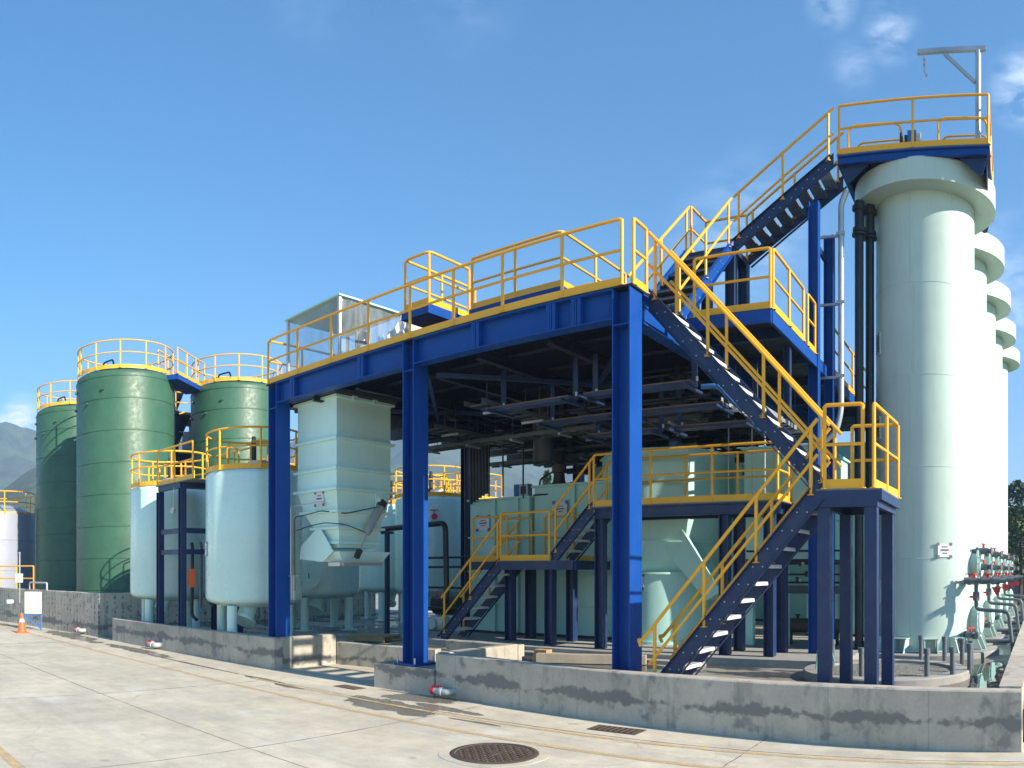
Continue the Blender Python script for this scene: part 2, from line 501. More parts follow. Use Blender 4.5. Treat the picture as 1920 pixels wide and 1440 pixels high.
# clear plastic sheet
m, n, b = mat_new('clear_plastic_sheet')
tr = n.nodes.new('ShaderNodeBsdfTransparent'); gl = n.nodes.new('ShaderNodeBsdfGlossy'); df = n.nodes.new('ShaderNodeBsdfDiffuse')
tr.inputs[0].default_value = (.93, .96, .97, 1); gl.inputs['Roughness'].default_value = .12; df.inputs[0].default_value = (.7, .75, .78, 1)
m1 = n.nodes.new('ShaderNodeMixShader'); m2 = n.nodes.new('ShaderNodeMixShader')
p = wpos(n)
st = noise_node(n, 2.2, 5, .6, wpos(n, (2.2, 2.2, .5)))
n.links.new(ramp(n, st, [(.35, .04), (.75, .30)]), m1.inputs[0])
n.links.new(tr.outputs[0], m1.inputs[1]); n.links.new(df.outputs[0], m1.inputs[2])
m2.inputs[0].default_value = .13
n.links.new(m1.outputs[0], m2.inputs[1]); n.links.new(gl.outputs[0], m2.inputs[2])
bk = n.nodes.new('ShaderNodeBump'); bk.inputs['Strength'].default_value = .9; bk.inputs['Distance'].default_value = .05
n.links.new(st, bk.inputs['Height']); n.links.new(bk.outputs[0], gl.inputs['Normal'])
n.links.new(m2.outputs[0], n.nodes['Material Output'].inputs[0])
M['plastic'] = m
# water
m, n, b = mat_new('standing_water')
b.inputs['Base Color'].default_value = (.045, .05, .04, 1); b.inputs['Roughness'].default_value = .015; b.inputs['IOR'].default_value = 1.33
b.inputs['Specular IOR Level'].default_value = .9
bump(n, b, noise_node(n, 2.5, 2, .5, wpos(n)), .05, .01)
M['water'] = m
# hills
m, n, b = mat_new('forested_hillside')
p = wpos(n)
k = ramp(n, noise_node(n, .024, 10, .72, p), [(.38, 0.0), (.62, 1.0)])
k2 = ramp(n, noise_node(n, .10, 8, .8, p), [(.35, 0.0), (.7, 1.0)])
c = mixc(n, k, (.016, .034, .020), (.075, .105, .055))
c = mixc(n, mth(n, 'MULTIPLY', k2, .5), c, (.12, .15, .10))
n.links.new(c, b.inputs['Base Color']); b.inputs['Roughness'].default_value = .95
M['hill'] = m
m, n, b = mat_new('rough_ground')
n.links.new(mixc(n, noise_node(n, .05, 8, .7, wpos(n)), (.05, .07, .03), (.16, .15, .10)), b.inputs['Base Color']); b.inputs['Roughness'].default_value = .95
M['terrain'] = m

# ------------------------------------------------------------------ shared parts
def rounded(pts, r, closed=False, k=4):
    pts = [Vector(p) for p in pts]; n = len(pts); res = []
    for i in range(n):
        if not closed and i in (0, n - 1): res.append(pts[i]); continue
        a, b, c = pts[i - 1], pts[i], pts[(i + 1) % n]
        u, v = (a - b), (c - b)
        d = min(r, u.length * .45, v.length * .45)
        p0, p1 = b + u.normalized() * d, b + v.normalized() * d
        for j in range(k + 1):
            t = j / k
            res.append(p0 * (1 - t) ** 2 + b * 2 * t * (1 - t) + p1 * t * t)
    return res
_pc = {}
def cyl_mesh(name, r, h, mat, n=10):
    key = (name, round(r, 4), round(h, 3), mat.name)
    if key not in _pc:
        mb = MB().cyl((0, 0, 0), (0, 0, h), r, n)
        if name == 'post': mb.cyl((0, 0, 0), (0, 0, .012), r * 2.1, n)
        me = mb.mesh(name); me.materials.append(mat); _pc[key] = me
    return _pc[key]
RR = .027
def along(pts, spacing, closed=False):
    res = []
    n = len(pts)
    for i in range(n if closed else n - 1):
        a, b = pts[i], pts[(i + 1) % n]
        k = max(1, round((b - a).length / spacing))
        for j in range(k): res.append(a.lerp(b, j / k))
    if not closed: res.append(pts[-1])
    return res
def guardrail(parent, pts, h=1.0, spacing=1.1, closed=False, toe=.13, posts=None, mat=None, rr=.12, midf=.53, ends=True, r=RR, label=None):
    mat = mat or M['yellow']
    pts = [Vector(p) for p in pts]
    up = Vector((0, 0, 1))
    top = [p + up * h for p in pts]; mid = [p + up * h * midf for p in pts]
    if ends and not closed:
        top = [pts[0] + up * (h - rr)] + top + [pts[-1] + up * (h - rr)]
    g = obj('guardrail', MB().tube(rounded(top, rr, closed), r, 8, closed), mat, parent)
    if label: g['label'] = label
    obj('mid_rail', MB().tube(rounded(mid, rr * .7, closed), r * .85, 8, closed), mat, g)
    if toe:
        mb = MB()
        for i in range(len(pts) if closed else len(pts) - 1):
            a, b = pts[i], pts[(i + 1) % len(pts)]
            mb.bar(a + up * toe / 2, b + up * toe / 2, (0, 0, 1), toe, .008)
        obj('toe_board', mb, mat, g)
    me = cyl_mesh('post', r, h - r * .5, mat)
    for p in (posts if posts is not None else along(pts, spacing, closed)):
        inst('post', me, g, p)
    return g

def stairs(name, label, B, u, s, run, rise, width, n, stringer=.235, rails=(1, 1), rail_h=.95, mat=None, tread_mat=None, open_tread=False,
           toprail=None, lead=(0, 0), spacing=1.15, tread_d=.25, hook=True, group=None):
    """B: foot of the near stringer; u: horizontal run direction; s: direction from near to far stringer"""
    mat = mat or M['darkblue']
    B, u, s = Vector(B), Vector(u).normalized(), Vector(s).normalized()
    up = Vector((0, 0, 1))
    t = thing(name, B, label, 'staircase', group)
    sl = (u * run + up * rise)
    nrm = (up * run - u * rise).normalized()
    for k in (0, 1):
        o = s * (width * k)
        mb = MB()
        P, Q = B + o, B + o + sl
        # plate whose ends are cut plumb
        hh = stringer / 2 / (run / sl.length)
        sg = -1 if k == 0 else 1
        mb.prism([P + up * hh, P - up * hh * .6, Q - up * hh, Q + up * hh], s * .012 * sg)
        for e in (1, -1):
            mb.obox((P + Q) / 2 + nrm * e * stringer / 2 + s * .03 * sg, sl / 2, nrm * .005, s * .035)
        st = obj('stringer', mb, mat, t)
        # bolts
        bm_ = MB()
        for i in range(n):
            c = B + o + sl * ((i + 1) / (n + 1)) + s * sg * .016
            for e in (-.07, .07):
                q = c + u * e
                bm_.cyl(q, q + s * sg * .012, .011, 6)
        b_ = obj('bolt', bm_, M['galv'], st); b_['kind'] = 'stuff'
    # treads
    mb = MB()
    if open_tread:
        for j in range(7):
            mb.obox(u * (-tread_d / 2 + tread_d * j / 6) + s * width / 2, u * .004, s * (width / 2 - .02), up * .016)
        for j in range(15):
            mb.obox(s * (.03 + (width - .06) * j / 14), u * tread_d / 2, s * .004, up * .012)
    else:
        mb.obox(s * width / 2 - up * .004, u * tread_d / 2, s * (width / 2 - .01), up * .006)
        mb.obox(s * width / 2 - u * (tread_d / 2 - .006) - up * .017, u * .006, s * (width / 2 - .01), up * .024)
        mb.obox(s * width / 2 + u * (tread_d / 2 - .006) - up * .017, u * .006, s * (width / 2 - .01), up * .024)
        for j in range(14):   # serrated nosing
            mb.obox(s * (.03 + (width - .06) * (j + .5) / 14) + up * .006, u * (tread_d / 2 - .004), s * .009, up * .006)
    me = mb.mesh('tread'); me.materials.append(tread_mat or M['tread'])
    for i in range(n):
        inst('tread', me, t, B + sl * ((i + 1) / (n + 1)) + up * .02)
    for k in (0, 1):
        if not rails[k]: continue
        o = s * (width * k + (.0 if k else .0))
        a, b = B + o + u * lead[0], B + o + sl
        slp = rise / run
        pa = B + o + up * (hh * .5); pb = B + o + sl + up * (hh * .5)
        ta, tb = pa + up * rail_h, pb + up * rail_h
        pts = [ta, tb]
        if hook: pts = [ta - u * .13 - up * .22, ta - u * .17 - up * .12, ta - u * .12 - up * .11 * slp] + [ta, tb]
        h_ = obj('handrail', MB().tube(rounded(pts, .06), RR, 8), M['yellow'], t)
        obj('mid_rail', MB().tube([pa + up * rail_h * .48, pb + up * rail_h * .48], RR * .85, 8), M['yellow'], h_)
        m_ = max(1, round(sl.length / spacing))
        pm = cyl_mesh('post', RR, rail_h, M['yellow'])
        for i in range(m_ + 1):
            f = (i + .12) / (m_ + .24)
            inst('post', pm, h_, pa.lerp(pb, f))
    return t

def notice(parent, c, nrm, w=.34, h=.30):
    """paper notice held by four dark corner squares; c centre, nrm outward horizontal normal"""
    c, nrm = Vector(c), Vector(nrm).normalized()
    t = Vector((0, 0, 1)).cross(nrm).normalized(); up = Vector((0, 0, 1))
    o = obj('notice_sheet', MB().obox(c, t * w / 2, up * h / 2, nrm * .003), M['paper'], parent)
    mk = MB().obox((0, 0, 0), t * w * .10, up * w * .10, nrm * .004).mesh('corner_magnet'); mk.materials.append(M['ink'])
    for a in (-1, 1):
        for b_ in (-1, 1):
            inst('corner_magnet', mk, o, c + t * a * w * .47 + up * b_ * h * .46 + nrm * .004)
    tx = MB()
    for i, ww in enumerate((.22, .30, .18)):
        tx.obox(c + up * (.07 - i * .065) + nrm * .004, t * w * ww, up * (.010 if i != 1 else .016), nrm * .0008)
    obj('printed_text', tx, M['tray'], o)
    return o

# ================================================================== GROUND
obj('terrain', MB().box(-1700, 880, -100, 1680, -.6, -.12), M['terrain'], kind='structure')
# concrete yard: a dirty bed with cast slabs on it
yard = obj('yard', MB().box(-60, 14, -8, 9.9, -.11, -.0045), M['gap'], at=(0, 0, 0), kind='structure')
xs = [-60, -51.2, -46.4, -41.6, -36.8, -32.0, -27.2, -22.4, -17.6, -12.8, -8.0, -3.18, 1.62, 6.4, 14]
ys = [-8, -2.0, 1.6, 5.27, 8.9, 9.92]
def jit(a): return (random.random() - .5) * a
def slab_edge(p, q, seg, amp):
    res = []
    for i in range(seg):
        t = i / seg
        v = Vector(p).lerp(Vector(q), t)
        d = (Vector(q) - Vector(p)).normalized()
        nn = Vector((-d.y, d.x, 0))
        res.append(v + nn * (jit(amp) if i else 0))
    return res
for i in range(len(xs) - 1):
    for j in range(len(ys) - 1):
        g = .005 if j < 3 else .008
        x0, x1, y0, y1 = xs[i] + g, xs[i + 1] - g, ys[j] + g, ys[j + 1] - g
        near = x0 > -30
        lp = []
        cs = [(x0, y0, 0), (x1, y0, 0), (x1, y1, 0), (x0, y1, 0)]
        for k in range(4):
            lp += slab_edge(cs[k], cs[(k + 1) % 4], 22 if near else 2, .014 if near else 0)
        dz = jit(.004)
        obj('concrete_slab', MB().prism([v + Vector((0, 0, dz)) for v in lp], (0, 0, -.10)), M['yard'], yard)
obj('bay_floor', MB().box(-14.06, -9.2, 9.93, 12.45, -.09, -.002), M['yard'], kind='structure')
# dirt filled joints between the slabs
for x in xs[1:-1]:
    if x < -40: continue
    for j in range(len(ys) - 1):
        mb = MB(); y = ys[j]
        while y < ys[j + 1] - .02:
            y2 = min(ys[j + 1], y + .22)
            a, b_ = .003 + random.random() * .005, .003 + random.random() * .005
            c_ = jit(.006)
            mb.quad((x - a + c_, y, .0035), (x + b_ + c_, y, .0035), (x + b_ + c_, y2, .0035), (x - a + c_, y2, .0035)); y = y2
        obj('joint_filler', mb, M['gap'], yard)
for j in (1, 2, 3, 4):
    mb = MB(); x = -34.0
    while x < 3:
        x2 = x + .25
        a, b_ = .003 + random.random() * (.020 if j == 4 else .006), .003 + random.random() * .006
        mb.quad((x, ys[j] - a, .0034), (x2, ys[j] - a, .0034), (x2, ys[j] + b_, .0034), (x, ys[j] + b_, .0034)); x = x2
    obj('joint_filler', mb, M['gap'], yard)
# painted lines
for (y, x0, x1, wd) in ((8.0, -60, 1.5, .12), (8.78, -13.2, 2, .10), (2.43, -60, 3, .13)):
    mb = MB()
    x = x0
    while x < x1:
        x2 = min(x1, x + 1.0)
        mb.quad((x, y - wd / 2 + jit(.008), .0065), (x2, y - wd / 2 + jit(.008), .0065), (x2, y + wd / 2 + jit(.008), .0065), (x, y + wd / 2 + jit(.008), .0065))
        x = x2
    obj('painted_line', mb, M['line'], yard)

# manhole
mc = G(927, 1413); mr = .53
man = thing('manhole_cover', (mc.x, mc.y, 0.006), 'round rusty cast iron manhole cover with raised square pattern in the yard', 'manhole cover')
obj('frame_ring', MB().lathe((mc.x, mc.y, .006), [(mr - .05, 0), (mr - .05, .008), (mr, .008), (mr + .01, 0)], 48), M['iron'], man)
obj('lid', MB().lathe((mc.x, mc.y, .006), [(0, .003), (mr - .06, .003), (mr - .06, 0)], 48), M['iron'], man)
mb = MB()
st = .064
for i in range(-8, 9):
    for j in range(-8, 9):
        x, y = i * st, j * st
        d = math.hypot(x, y)
        if d < mr - .085 and d > .10:
            a = .012 if (i + j) % 2 else .024
            b_ = .024 if (i + j) % 2 else .012
            mb.box(mc.x + x - a, mc.x + x + a, mc.y + y - b_, mc.y + y + b_, .009, .0165)
o = obj('raised_stud', mb, M['iron'], man); o['kind'] = 'stuff'
obj('lid_centre', MB().lathe((mc.x, mc.y, .009), [(0, .007), (.085, .007), (.085, 0)], 24), M['iron'], man)
# broken concrete collar round the cover is a shallow proud ring of patched mortar
pm = []
for i in range(40):
    a = 2 * math.pi * i / 40
    r = mr + .13 + .05 * noise.noise(Vector((math.cos(a) * 2, math.sin(a) * 2, 3)))
    pm.append(Vector((mc.x + r * math.cos(a), mc.y + r * math.sin(a), .0045)))
obj('mortar_patch', MB().prism(pm, (0, 0, -.004)), M['yard'], yard)

def grate(c, wx, wy, label, nb):
    g = thing('drain_grate', (c.x, c.y, 0), label, 'drain grate')
    obj('frame', MB().box(c.x - wx / 2, c.x + wx / 2, c.y - wy / 2, c.y - wy / 2 + .025, .002, .010).box(c.x - wx / 2, c.x + wx / 2, c.y + wy / 2 - .025, c.y + wy / 2, .002, .010)
        .box(c.x - wx / 2, c.x - wx / 2 + .025, c.y - wy / 2 + .025, c.y + wy / 2 - .025, .002, .010).box(c.x + wx / 2 - .025, c.x + wx / 2, c.y - wy / 2 + .025, c.y + wy / 2 - .025, .002, .010), M['iron'], g)
    obj('sump_shade', MB().box(c.x - wx / 2 + .02, c.x + wx / 2 - .02, c.y - wy / 2 + .02, c.y + wy / 2 - .02, .0, .0045), M['rubber'], g)  # thin dark plate, painted shade of the hole between the bars
    me = MB().box(-.012, .012, -wy / 2 + .03, wy / 2 - .03, 0, .011).mesh('bar'); me.materials.append(M['iron'])
    for i in range(nb):
        inst('bar', me, g, (c.x - wx / 2 + wx * (i + .8) / (nb + .6), c.y, .0045))
grate(G(1156, 1369), .76, .34, 'rectangular iron drain grate between the long grey wall and the yellow line', 8)
grate(G(655, 1289), .62, .30, 'dusty drain grate near the block under the middle blue column', 7)

# ================================================================== BUND WALLS AND FLOORS
def wall(name, p, q, th, z1, label, mat, z0=-.02, side=1, extra=None):
    """wall front face from p to q; thickness goes to +side of the direction (left)"""
    p, q = Vector((*p, 0)), Vector((*q, 0))
    d = (q - p).normalized(); nn = Vector((-d.y, d.x, 0)) * side
    seg = max(2, int((q - p).length / .35))
    mb = MB()
    b_ = .018
    rings = []
    for i in range(seg + 1):
        c = p.lerp(q, i / seg)
        h = z1 + jit(.010); k = jit(.006)
        prof = [(0, z0), (0, h - b_), (b_, h), (th - b_, h), (th, h - b_), (th, z0)]
        rings.append([c + nn * (x + (k if x < th / 2 else -k)) + Vector((0, 0, z)) for x, z in prof])
    vs = [v for r in rings for v in r]; m_ = 6; fs = []
    for i in range(seg):
        for j in range(m_ - 1):
            a = i * m_ + j
            fs.append((a, a + 1, a + m_ + 1, a + m_))
    fs.append(tuple(range(m_))); fs.append(tuple((seg * m_ + j) for j in range(m_))[::-1])
    if side > 0: fs = [f[::-1] for f in fs]
    mb.add(vs, fs)
    return obj(name, mb, mat, label=label, cat='wall')
wall('concrete_wall', (-9.28, 10.02), (.10, 9.36), .24, .74, 'long low grey concrete wall with dark damp band in front of the plant', M['bund'])
wall('concrete_wall', (.10, 9.61), (1.0, 34), -.26, .76, 'low concrete wall running back along the towers at the right edge', M['bund'], side=-1)
wall('concrete_wall', (-22.4, 9.62), (-14.04, 9.92), .24, .70, 'low stained concrete wall in front of the pale blue tank legs', M['bund'])
wall('concrete_wall', (-14.04, 10.163), (-14.04, 11.70), .24, .70, 'sunlit end wall of the loading bay beside the left blue column', M['bundinner'])
wall('concrete_wall', (-14.04, 11.72), (-11.22, 12.1), .22, .52, 'lower grey wall at the back of the loading bay', M['bundinner'])
wall('concrete_wall', (-11.2, 12.42), (-9.25, 12.42), .20, .71, 'short grey wall behind the middle blue column', M['bundinner'])
wall('concrete_wall', (-9.25, 10.28), (-9.25, 12.40), .22, .73, 'short sunlit wall running back from the left end of the long wall', M['bundinner'])
wall('concrete_wall', (-60, 6.2), (-23.8, 9.70), .26, 1.45, 'tall grey concrete wall with rows of dark tie holes before the green tanks', M['bundtall'])
wall('concrete_wall', (-23.8, 9.965), (-23.8, 22), .26, 1.45, 'tall grey return wall between the green tank and the left pale blue tank', M['bundtall'])
ped = obj('column_plinth', MB().prism([(-10.75, 9.90, -.02), (-9.30, 9.985, -.02), (-9.30, 10.95, -.02), (-10.75, 10.95, -.02)], (0, 0, .48)), M['bund'],
          label='low grey concrete block carrying the middle blue column', cat='plinth')

obj('bund_floor', MB().box(-9.2, .9, 10.05, 34, -.02, .40).box(-14.0, -9.2, 12.64, 34, -.02, .398), M['floor'], kind='structure')
obj('bund_floor', MB().box(-23.6, -14.06, 10.0, 34, -.02, .34), M['floor'], kind='structure')
obj('bund_floor', MB().box(-60, -24.08, 9.9, 40, -.02, .4), M['slab'], kind='structure')
obj('equipment_slab', MB().box(-13.6, -3.1, 13.62, 33.5, .30, .55), M['slab'], kind='structure')
obj('equipment_slab', MB().box(-9.9, -5.7, 13.3, 13.6, .30, .47), M['slab'], kind='structure')
# puddle
pts = []
for i in range(36):
    a = 2 * math.pi * i / 36
    r = 1 + .18 * noise.noise(Vector((math.cos(a), math.sin(a), 7)))
    pts.append((-.62 + .60 * r * math.cos(a), 12.9 + 3.1 * r * math.sin(a), .404))
obj('puddle', MB().add(pts, [tuple(range(36))]), M['water'], kind='structure')
pts = []
for i in range(36):
    a = 2 * math.pi * i / 36
    r = 1 + .2 * noise.noise(Vector((math.cos(a), math.sin(a), 17)))
    pts.append((-7.5 + 1.7 * r * math.cos(a), 12.1 + 1.1 * r * math.sin(a), .404))
obj('puddle', MB().add(pts, [tuple(range(36))]), M['water'], kind='structure')

# ================================================================== MAIN STEEL PLATFORM
DZ = 6.47            # deck top
XL, XR, YF, YB = -14.62, -5.42, 10.08, 23.0
plat = thing('steel_platform', (-10, 15, 0), 'large blue steel platform on tall H columns with yellow railings around its deck', 'steel platform')
obj('deck_plate', MB().box(XL, XR, YF + .02, YB, DZ - .03, DZ).box(XR + .0, -3.85, 11.95, YB, DZ - .03, DZ - .001), M['undershade'], plat)
cols = [(-14.5, -14.19), (-10.17, -9.885), (-5.76, -5.455)]
for i, (a, b_) in enumerate(cols):
    zb = (.40, .47, .40)[i]
    c = obj('column', MB().hbeam(((a + b_) / 2, YF + .195, zb + .03), ((a + b_) / 2, YF + .195, DZ - .04), (1, 0, 0), (0, 1, 0), b_ - a, .39), M['blue'], plat)
    obj('base_plate', MB().box(a - .13, b_ + .13, YF - .10, YF + .50, zb, zb + .03), M['blue'], c)
    bb = cyl_mesh('anchor_bolt', .018, .11, M['galv'], 6)
    for (x, y) in ((a - .08, YF - .05), (b_ + .08, YF - .05), (a - .08, YF + .45), (b_ + .08, YF + .45)):
        inst('anchor_bolt', bb, c, (x, y, zb + .03))
    obj('joint_plate', MB().box(a + .022, b_ - .022, YF + .004, YF + .386, DZ - .60, DZ - .58), M['blue'], c)
for (x, y) in ((-14.3, 22.7), (-9.9, 21.6), (-5.6, 21.6), (-14.3, 16.8)):
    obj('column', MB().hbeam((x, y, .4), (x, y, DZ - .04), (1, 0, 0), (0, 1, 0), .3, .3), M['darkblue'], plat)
# front girder: segments between columns, with paired stiffeners
def girder(a, b_, y, mat=M['blue'], h=.46, px=()):
    z1 = DZ - .035
    g = obj('girder', MB().hbeam((a, y + .13, z1 - h / 2), (b_, y + .13, z1 - h / 2), (0, 0, 1), (0, 1, 0), h, .26, .014, .018), mat, plat)
    for p in px:
        x = XA(p, y + .05)
        for e in (-.055, .055):
            obj('stiffener', MB().box(x + e - .035, x + e + .03, y + .012, y + .12, z1 - h + .019, z1 - .019), mat, g)
        obj('stiffener_web', MB().box(x - .012, x + .012, y + .004, y + .012, z1 - h + .019, z1 - .019), mat, g)
    for xe in (a + .03, b_ - .13):
        bm_ = MB()
        for k in range(7):
            for q in (0, .06):
                bm_.cyl((xe + q + .02, y + .123, z1 - .06 - k * .055), (xe + q + .02, y + .108, z1 - .06 - k * .055), .010, 6)
        o = obj('bolt', bm_, mat, g); o['kind'] = 'stuff'
girder(cols[0][1] + .003, cols[1][0] - .003, YF, px=(550, 678))
girder(cols[1][1] + .003, cols[2][0] - .003, YF, px=(893, 1035, 1082))
# side girders and joists under the deck
z1 = DZ - .035
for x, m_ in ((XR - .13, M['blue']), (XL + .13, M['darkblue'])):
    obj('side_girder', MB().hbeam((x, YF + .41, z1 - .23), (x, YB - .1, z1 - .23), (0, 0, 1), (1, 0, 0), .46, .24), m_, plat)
me = MB().hbeam((XL + .27, 0, 0), (XR - .27, 0, 0), (0, 0, 1), (0, 1, 0), .34, .16).mesh('joist'); me.materials.append(M['undershade'])
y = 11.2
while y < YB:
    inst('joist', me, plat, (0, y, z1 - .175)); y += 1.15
me = MB().hbeam((0, YF + .3, 0), (0, YB - .1, 0), (0, 0, 1), (1, 0, 0), .20, .12).mesh('purlin'); me.materials.append(M['undershade'])
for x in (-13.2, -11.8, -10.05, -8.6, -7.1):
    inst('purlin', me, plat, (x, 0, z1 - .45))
# cross bracing in plan seen from below
for (p, q) in (((-14.2, 10.6), (-10.0, 15.6)), ((-10.0, 10.6), (-14.2, 15.6)), ((-9.8, 10.6), (-5.8, 15.6)), ((-5.8, 10.6), (-9.8, 15.6))):
    obj('brace', MB().bar((*p, DZ - .62), (*q, DZ - .62), (0, 0, 1), .08, .08), M['darkblue'], plat)
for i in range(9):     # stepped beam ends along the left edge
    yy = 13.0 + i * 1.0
    obj('bracket_beam', MB().box(-14.6, -12.6, yy, yy + .16, DZ - .86 - .0 * i, DZ - .52), M['undershade'], plat)
# railings of the main deck
fx = [503, 557.6, 621, 690.5, 768.6, 850, 942, 1054, 1166]
zt = DZ + .0
guardrail(plat, [(XL + .05, 14.2, zt), (XL + .05, YF + .04, zt), (XR - .20, YF + .04, zt)], posts=[Vector((XA(p, YF + .04), YF + .04, zt)) for p in fx] +
          [Vector((XL + .05, y_, zt)) for y_ in (11.1, 12.2, 13.2, 14.2)])
guardrail(plat, [(XR - .035, YF + .12, zt), (XR - .035, 10.62, zt)], spacing=2)
guardrail(plat, [(XL + .05, 15.0, zt), (XL + .05, YB - .2, zt), (-9.0, YB - .2, zt)], spacing=1.5)
# extension deck at the same level, right
guardrail(plat, [(-5.25, 12.0, zt), (-3.9, 12.0, zt)], spacing=1.3, label='yellow railing at the front of the side walkway')
obj('side_beam', MB().box(-5.40, -3.86, 11.90, 11.96, DZ - .24, DZ - .031).box(-3.90, -3.845, 11.962, YB, DZ - .24, DZ - .031), M['blue'], plat)
for yy in (12.9, 14.6, 16.4, 18.2, 20):
    obj('cross_beam', MB().box(-5.40, -3.91, yy, yy + .12, DZ - .2, DZ - .032), M['darkblue'], plat)
guardrail(plat, [(-3.87, 12.05, zt), (-3.87, 13.9, zt)], spacing=1.0)
guardrail(plat, [(-3.87, 14.2, zt), (-3.87, 14.75, zt)], spacing=1.0)
guardrail(plat, [(-3.87, 16.2, zt), (-3.87, 20.5, zt)], spacing=1.1)
for (x, y, h) in ((-4.0, 13.3, 1.3), (-4.0, 15.2, 1.3)):
    obj('hanger_post', MB().hbeam((x, y, DZ - .24 - h), (x, y, DZ - .24), (1, 0, 0), (0, 1, 0), .12, .12), M['darkblue'], plat)

# raised step-over platform on the deck
rp = thing('raised_walkway', (-9, 12.5, DZ), 'small raised walkway with yellow railings standing on top of the main deck', 'walkway')
RZ = 7.26
obj('walkway_deck', MB().box(-9.72, -7.55, 11.45, 13.9, RZ - .18, RZ), M['blue'], rp)
obj('wing_deck', MB().box(-10.75, -10.02, 10.62, 12.9, RZ - .18, RZ - .002).box(-10.02, -9.72, 11.9, 12.9, RZ - .181, RZ - .003), M['blue'], rp)
for (x, y) in ((-9.6, 11.6), (-7.7, 11.6), (-9.6, 13.8), (-7.7, 13.8), (-10.4, 12.8), (-10.4, 11.9)):
    obj('leg', MB().hbeam((x, y, DZ), (x, y, RZ - .18), (1, 0, 0), (0, 1, 0), .12, .12), M['blue'], rp)
guardrail(rp, [(-9.68, 11.5, RZ), (-7.6, 11.5, RZ), (-7.6, 13.85, RZ)], spacing=1.05)
guardrail(rp, [(-10.70, 12.8, RZ), (-10.70, 10.68, RZ), (-10.06, 10.68, RZ), (-10.06, 11.85, RZ)], spacing=.95)
guardrail(rp, [(-9.68, 13.85, RZ), (-8.4, 13.85, RZ)], spacing=1.2, h=.95)
# low ladder-like guard loops behind
hg = thing('hatch_guard', (-8, 15, DZ), 'low yellow hatch guard rail on the deck behind the raised walkway', 'guard rail')
guardrail(hg, [(-10.4, 14.5, DZ), (-7.2, 14.5, DZ), (-6.6, 16.2, DZ)], h=1.35, spacing=1.3, toe=.1)

# ------------------------------------------------------------------ clear booth over the hopper
bx0, bx1, by0, by1, bz0, bz1 = -14.48, -12.62, 10.62, 12.45, DZ, 8.06
bo = thing('plastic_booth', (bx0, by0, DZ), 'clear plastic sheeted booth with thin teal roof on the left end of the deck', 'booth')
for (x, y) in ((bx0, by0), (bx1, by0), (bx1, by1), (bx0, by1)):
    obj('corner_post', MB().box(x - .03, x + .03, y - .03, y + .03, bz0, bz1 - .02), M['white'], bo)
obj('roof', MB().prism([(bx0 - .06, by0 - .06, bz1 - .07), (bx1 + .06, by0 - .06, bz1), (bx1 + .06, by1 + .06, bz1), (bx0 - .06, by1 + .06, bz1 - .07)], (0, 0, .035)), M['teal'], bo)
def sheet(pts, nx=14, nz=10, amp=.03, seed=0):
    a, b_, c, d = [Vector(p) for p in pts]
    nn = (b_ - a).cross(d - a).normalized()
    vs, fs = [], []
    for j in range(nz + 1):
        for i in range(nx + 1):
            u_, v_ = i / nx, j / nz
            p = a.lerp(b_, u_).lerp(d.lerp(c, u_), v_)
            vs.append(p + nn * amp * noise.noise(Vector((u_ * 6 + seed, v_ * 2.5, seed))))
    for j in range(nz):
        for i in range(nx):
            k = j * (nx + 1) + i
            fs.append((k, k + 1, k + nx + 2, k + nx + 1))
    return MB().add(vs, fs, True)
obj('clear_sheet', sheet([(bx0, by0, bz0 + .1), (bx1, by0, bz0 + .1), (bx1, by0, bz1 - .03), (bx0, by0, bz1 - .06)], seed=1), M['plastic'], bo)
obj('clear_sheet', sheet([(bx1, by0, bz0 + .1), (bx1, by1, bz0 + .1), (bx1, by1, bz1 - .03), (bx1, by0, bz1 - .03)], seed=2), M['plastic'], bo)
obj('clear_sheet', sheet([(bx0, by1, bz0 + .1), (bx1, by1, bz0 + .1), (bx1, by1, bz1 - .03), (bx0, by1, bz1 - .06)], seed=3), M['plastic'], bo)
obj('clear_sheet', sheet([(bx0, by0, bz0 + .1), (bx0, by1, bz0 + .1), (bx0, by1, bz1 - .06), (bx0, by0, bz1 - .06)], seed=4), M['plastic'], bo)
mh = thing('belt_drive', (-13.2, 11.6, DZ), 'dark pulley and bracket machine inside the clear plastic booth', 'machine')
obj('pulley', MB().lathe((-13.05, 11.7, DZ + 1.0), [(0, -.05), (.15, -.05), (.15, .05), (0, .05)], 20, 'y'), M['rubber'], mh)
obj('bracket', MB().box(-13.3, -13.24, 11.66, 11.78, DZ, DZ + 1.2), M['grating'], mh)
obj('arm', MB().bar((-13.27, 11.72, DZ + 1.1), (-12.95, 11.72, DZ + .95), (0, 0, 1), .06, .05), M['grating'], mh)
obj('motor', MB().cyl((-13.55, 11.75, DZ + .25), (-13.15, 11.75, DZ + .25), .13, 16), M['pvc'], mh)
# crumpled plastic bundle beside the booth
vs = []; fs = []
cc = Vector((-12.05, 11.9, DZ + .62))
for i in range(13):
    th_ = math.pi * i / 12
    for j in range(20):
        ph = 2 * math.pi * j / 20
        d = Vector((math.sin(th_) * math.cos(ph), math.sin(th_) * math.sin(ph), math.cos(th_)))
        r = 1 + .45 * noise.noise(d * 2.3) + .18 * noise.noise(d * 6)
        vs.append(cc + Vector((d.x * .42 + d.z * .22, d.y * .32, d.z * .62)) * r)
for i in range(12):
    for j in range(20):
        fs.append((i * 20 + j, (i + 1) * 20 + j, (i + 1) * 20 + (j + 1) % 20, i * 20 + (j + 1) % 20))
bag = MB().add(vs, fs, False)
for v in bag.v: v.z = max(v.z, DZ + .01)
obj('plastic_bundle', bag, M['white'], label='crumpled white plastic sheeting heaped right of the clear booth', cat='plastic sheeting')

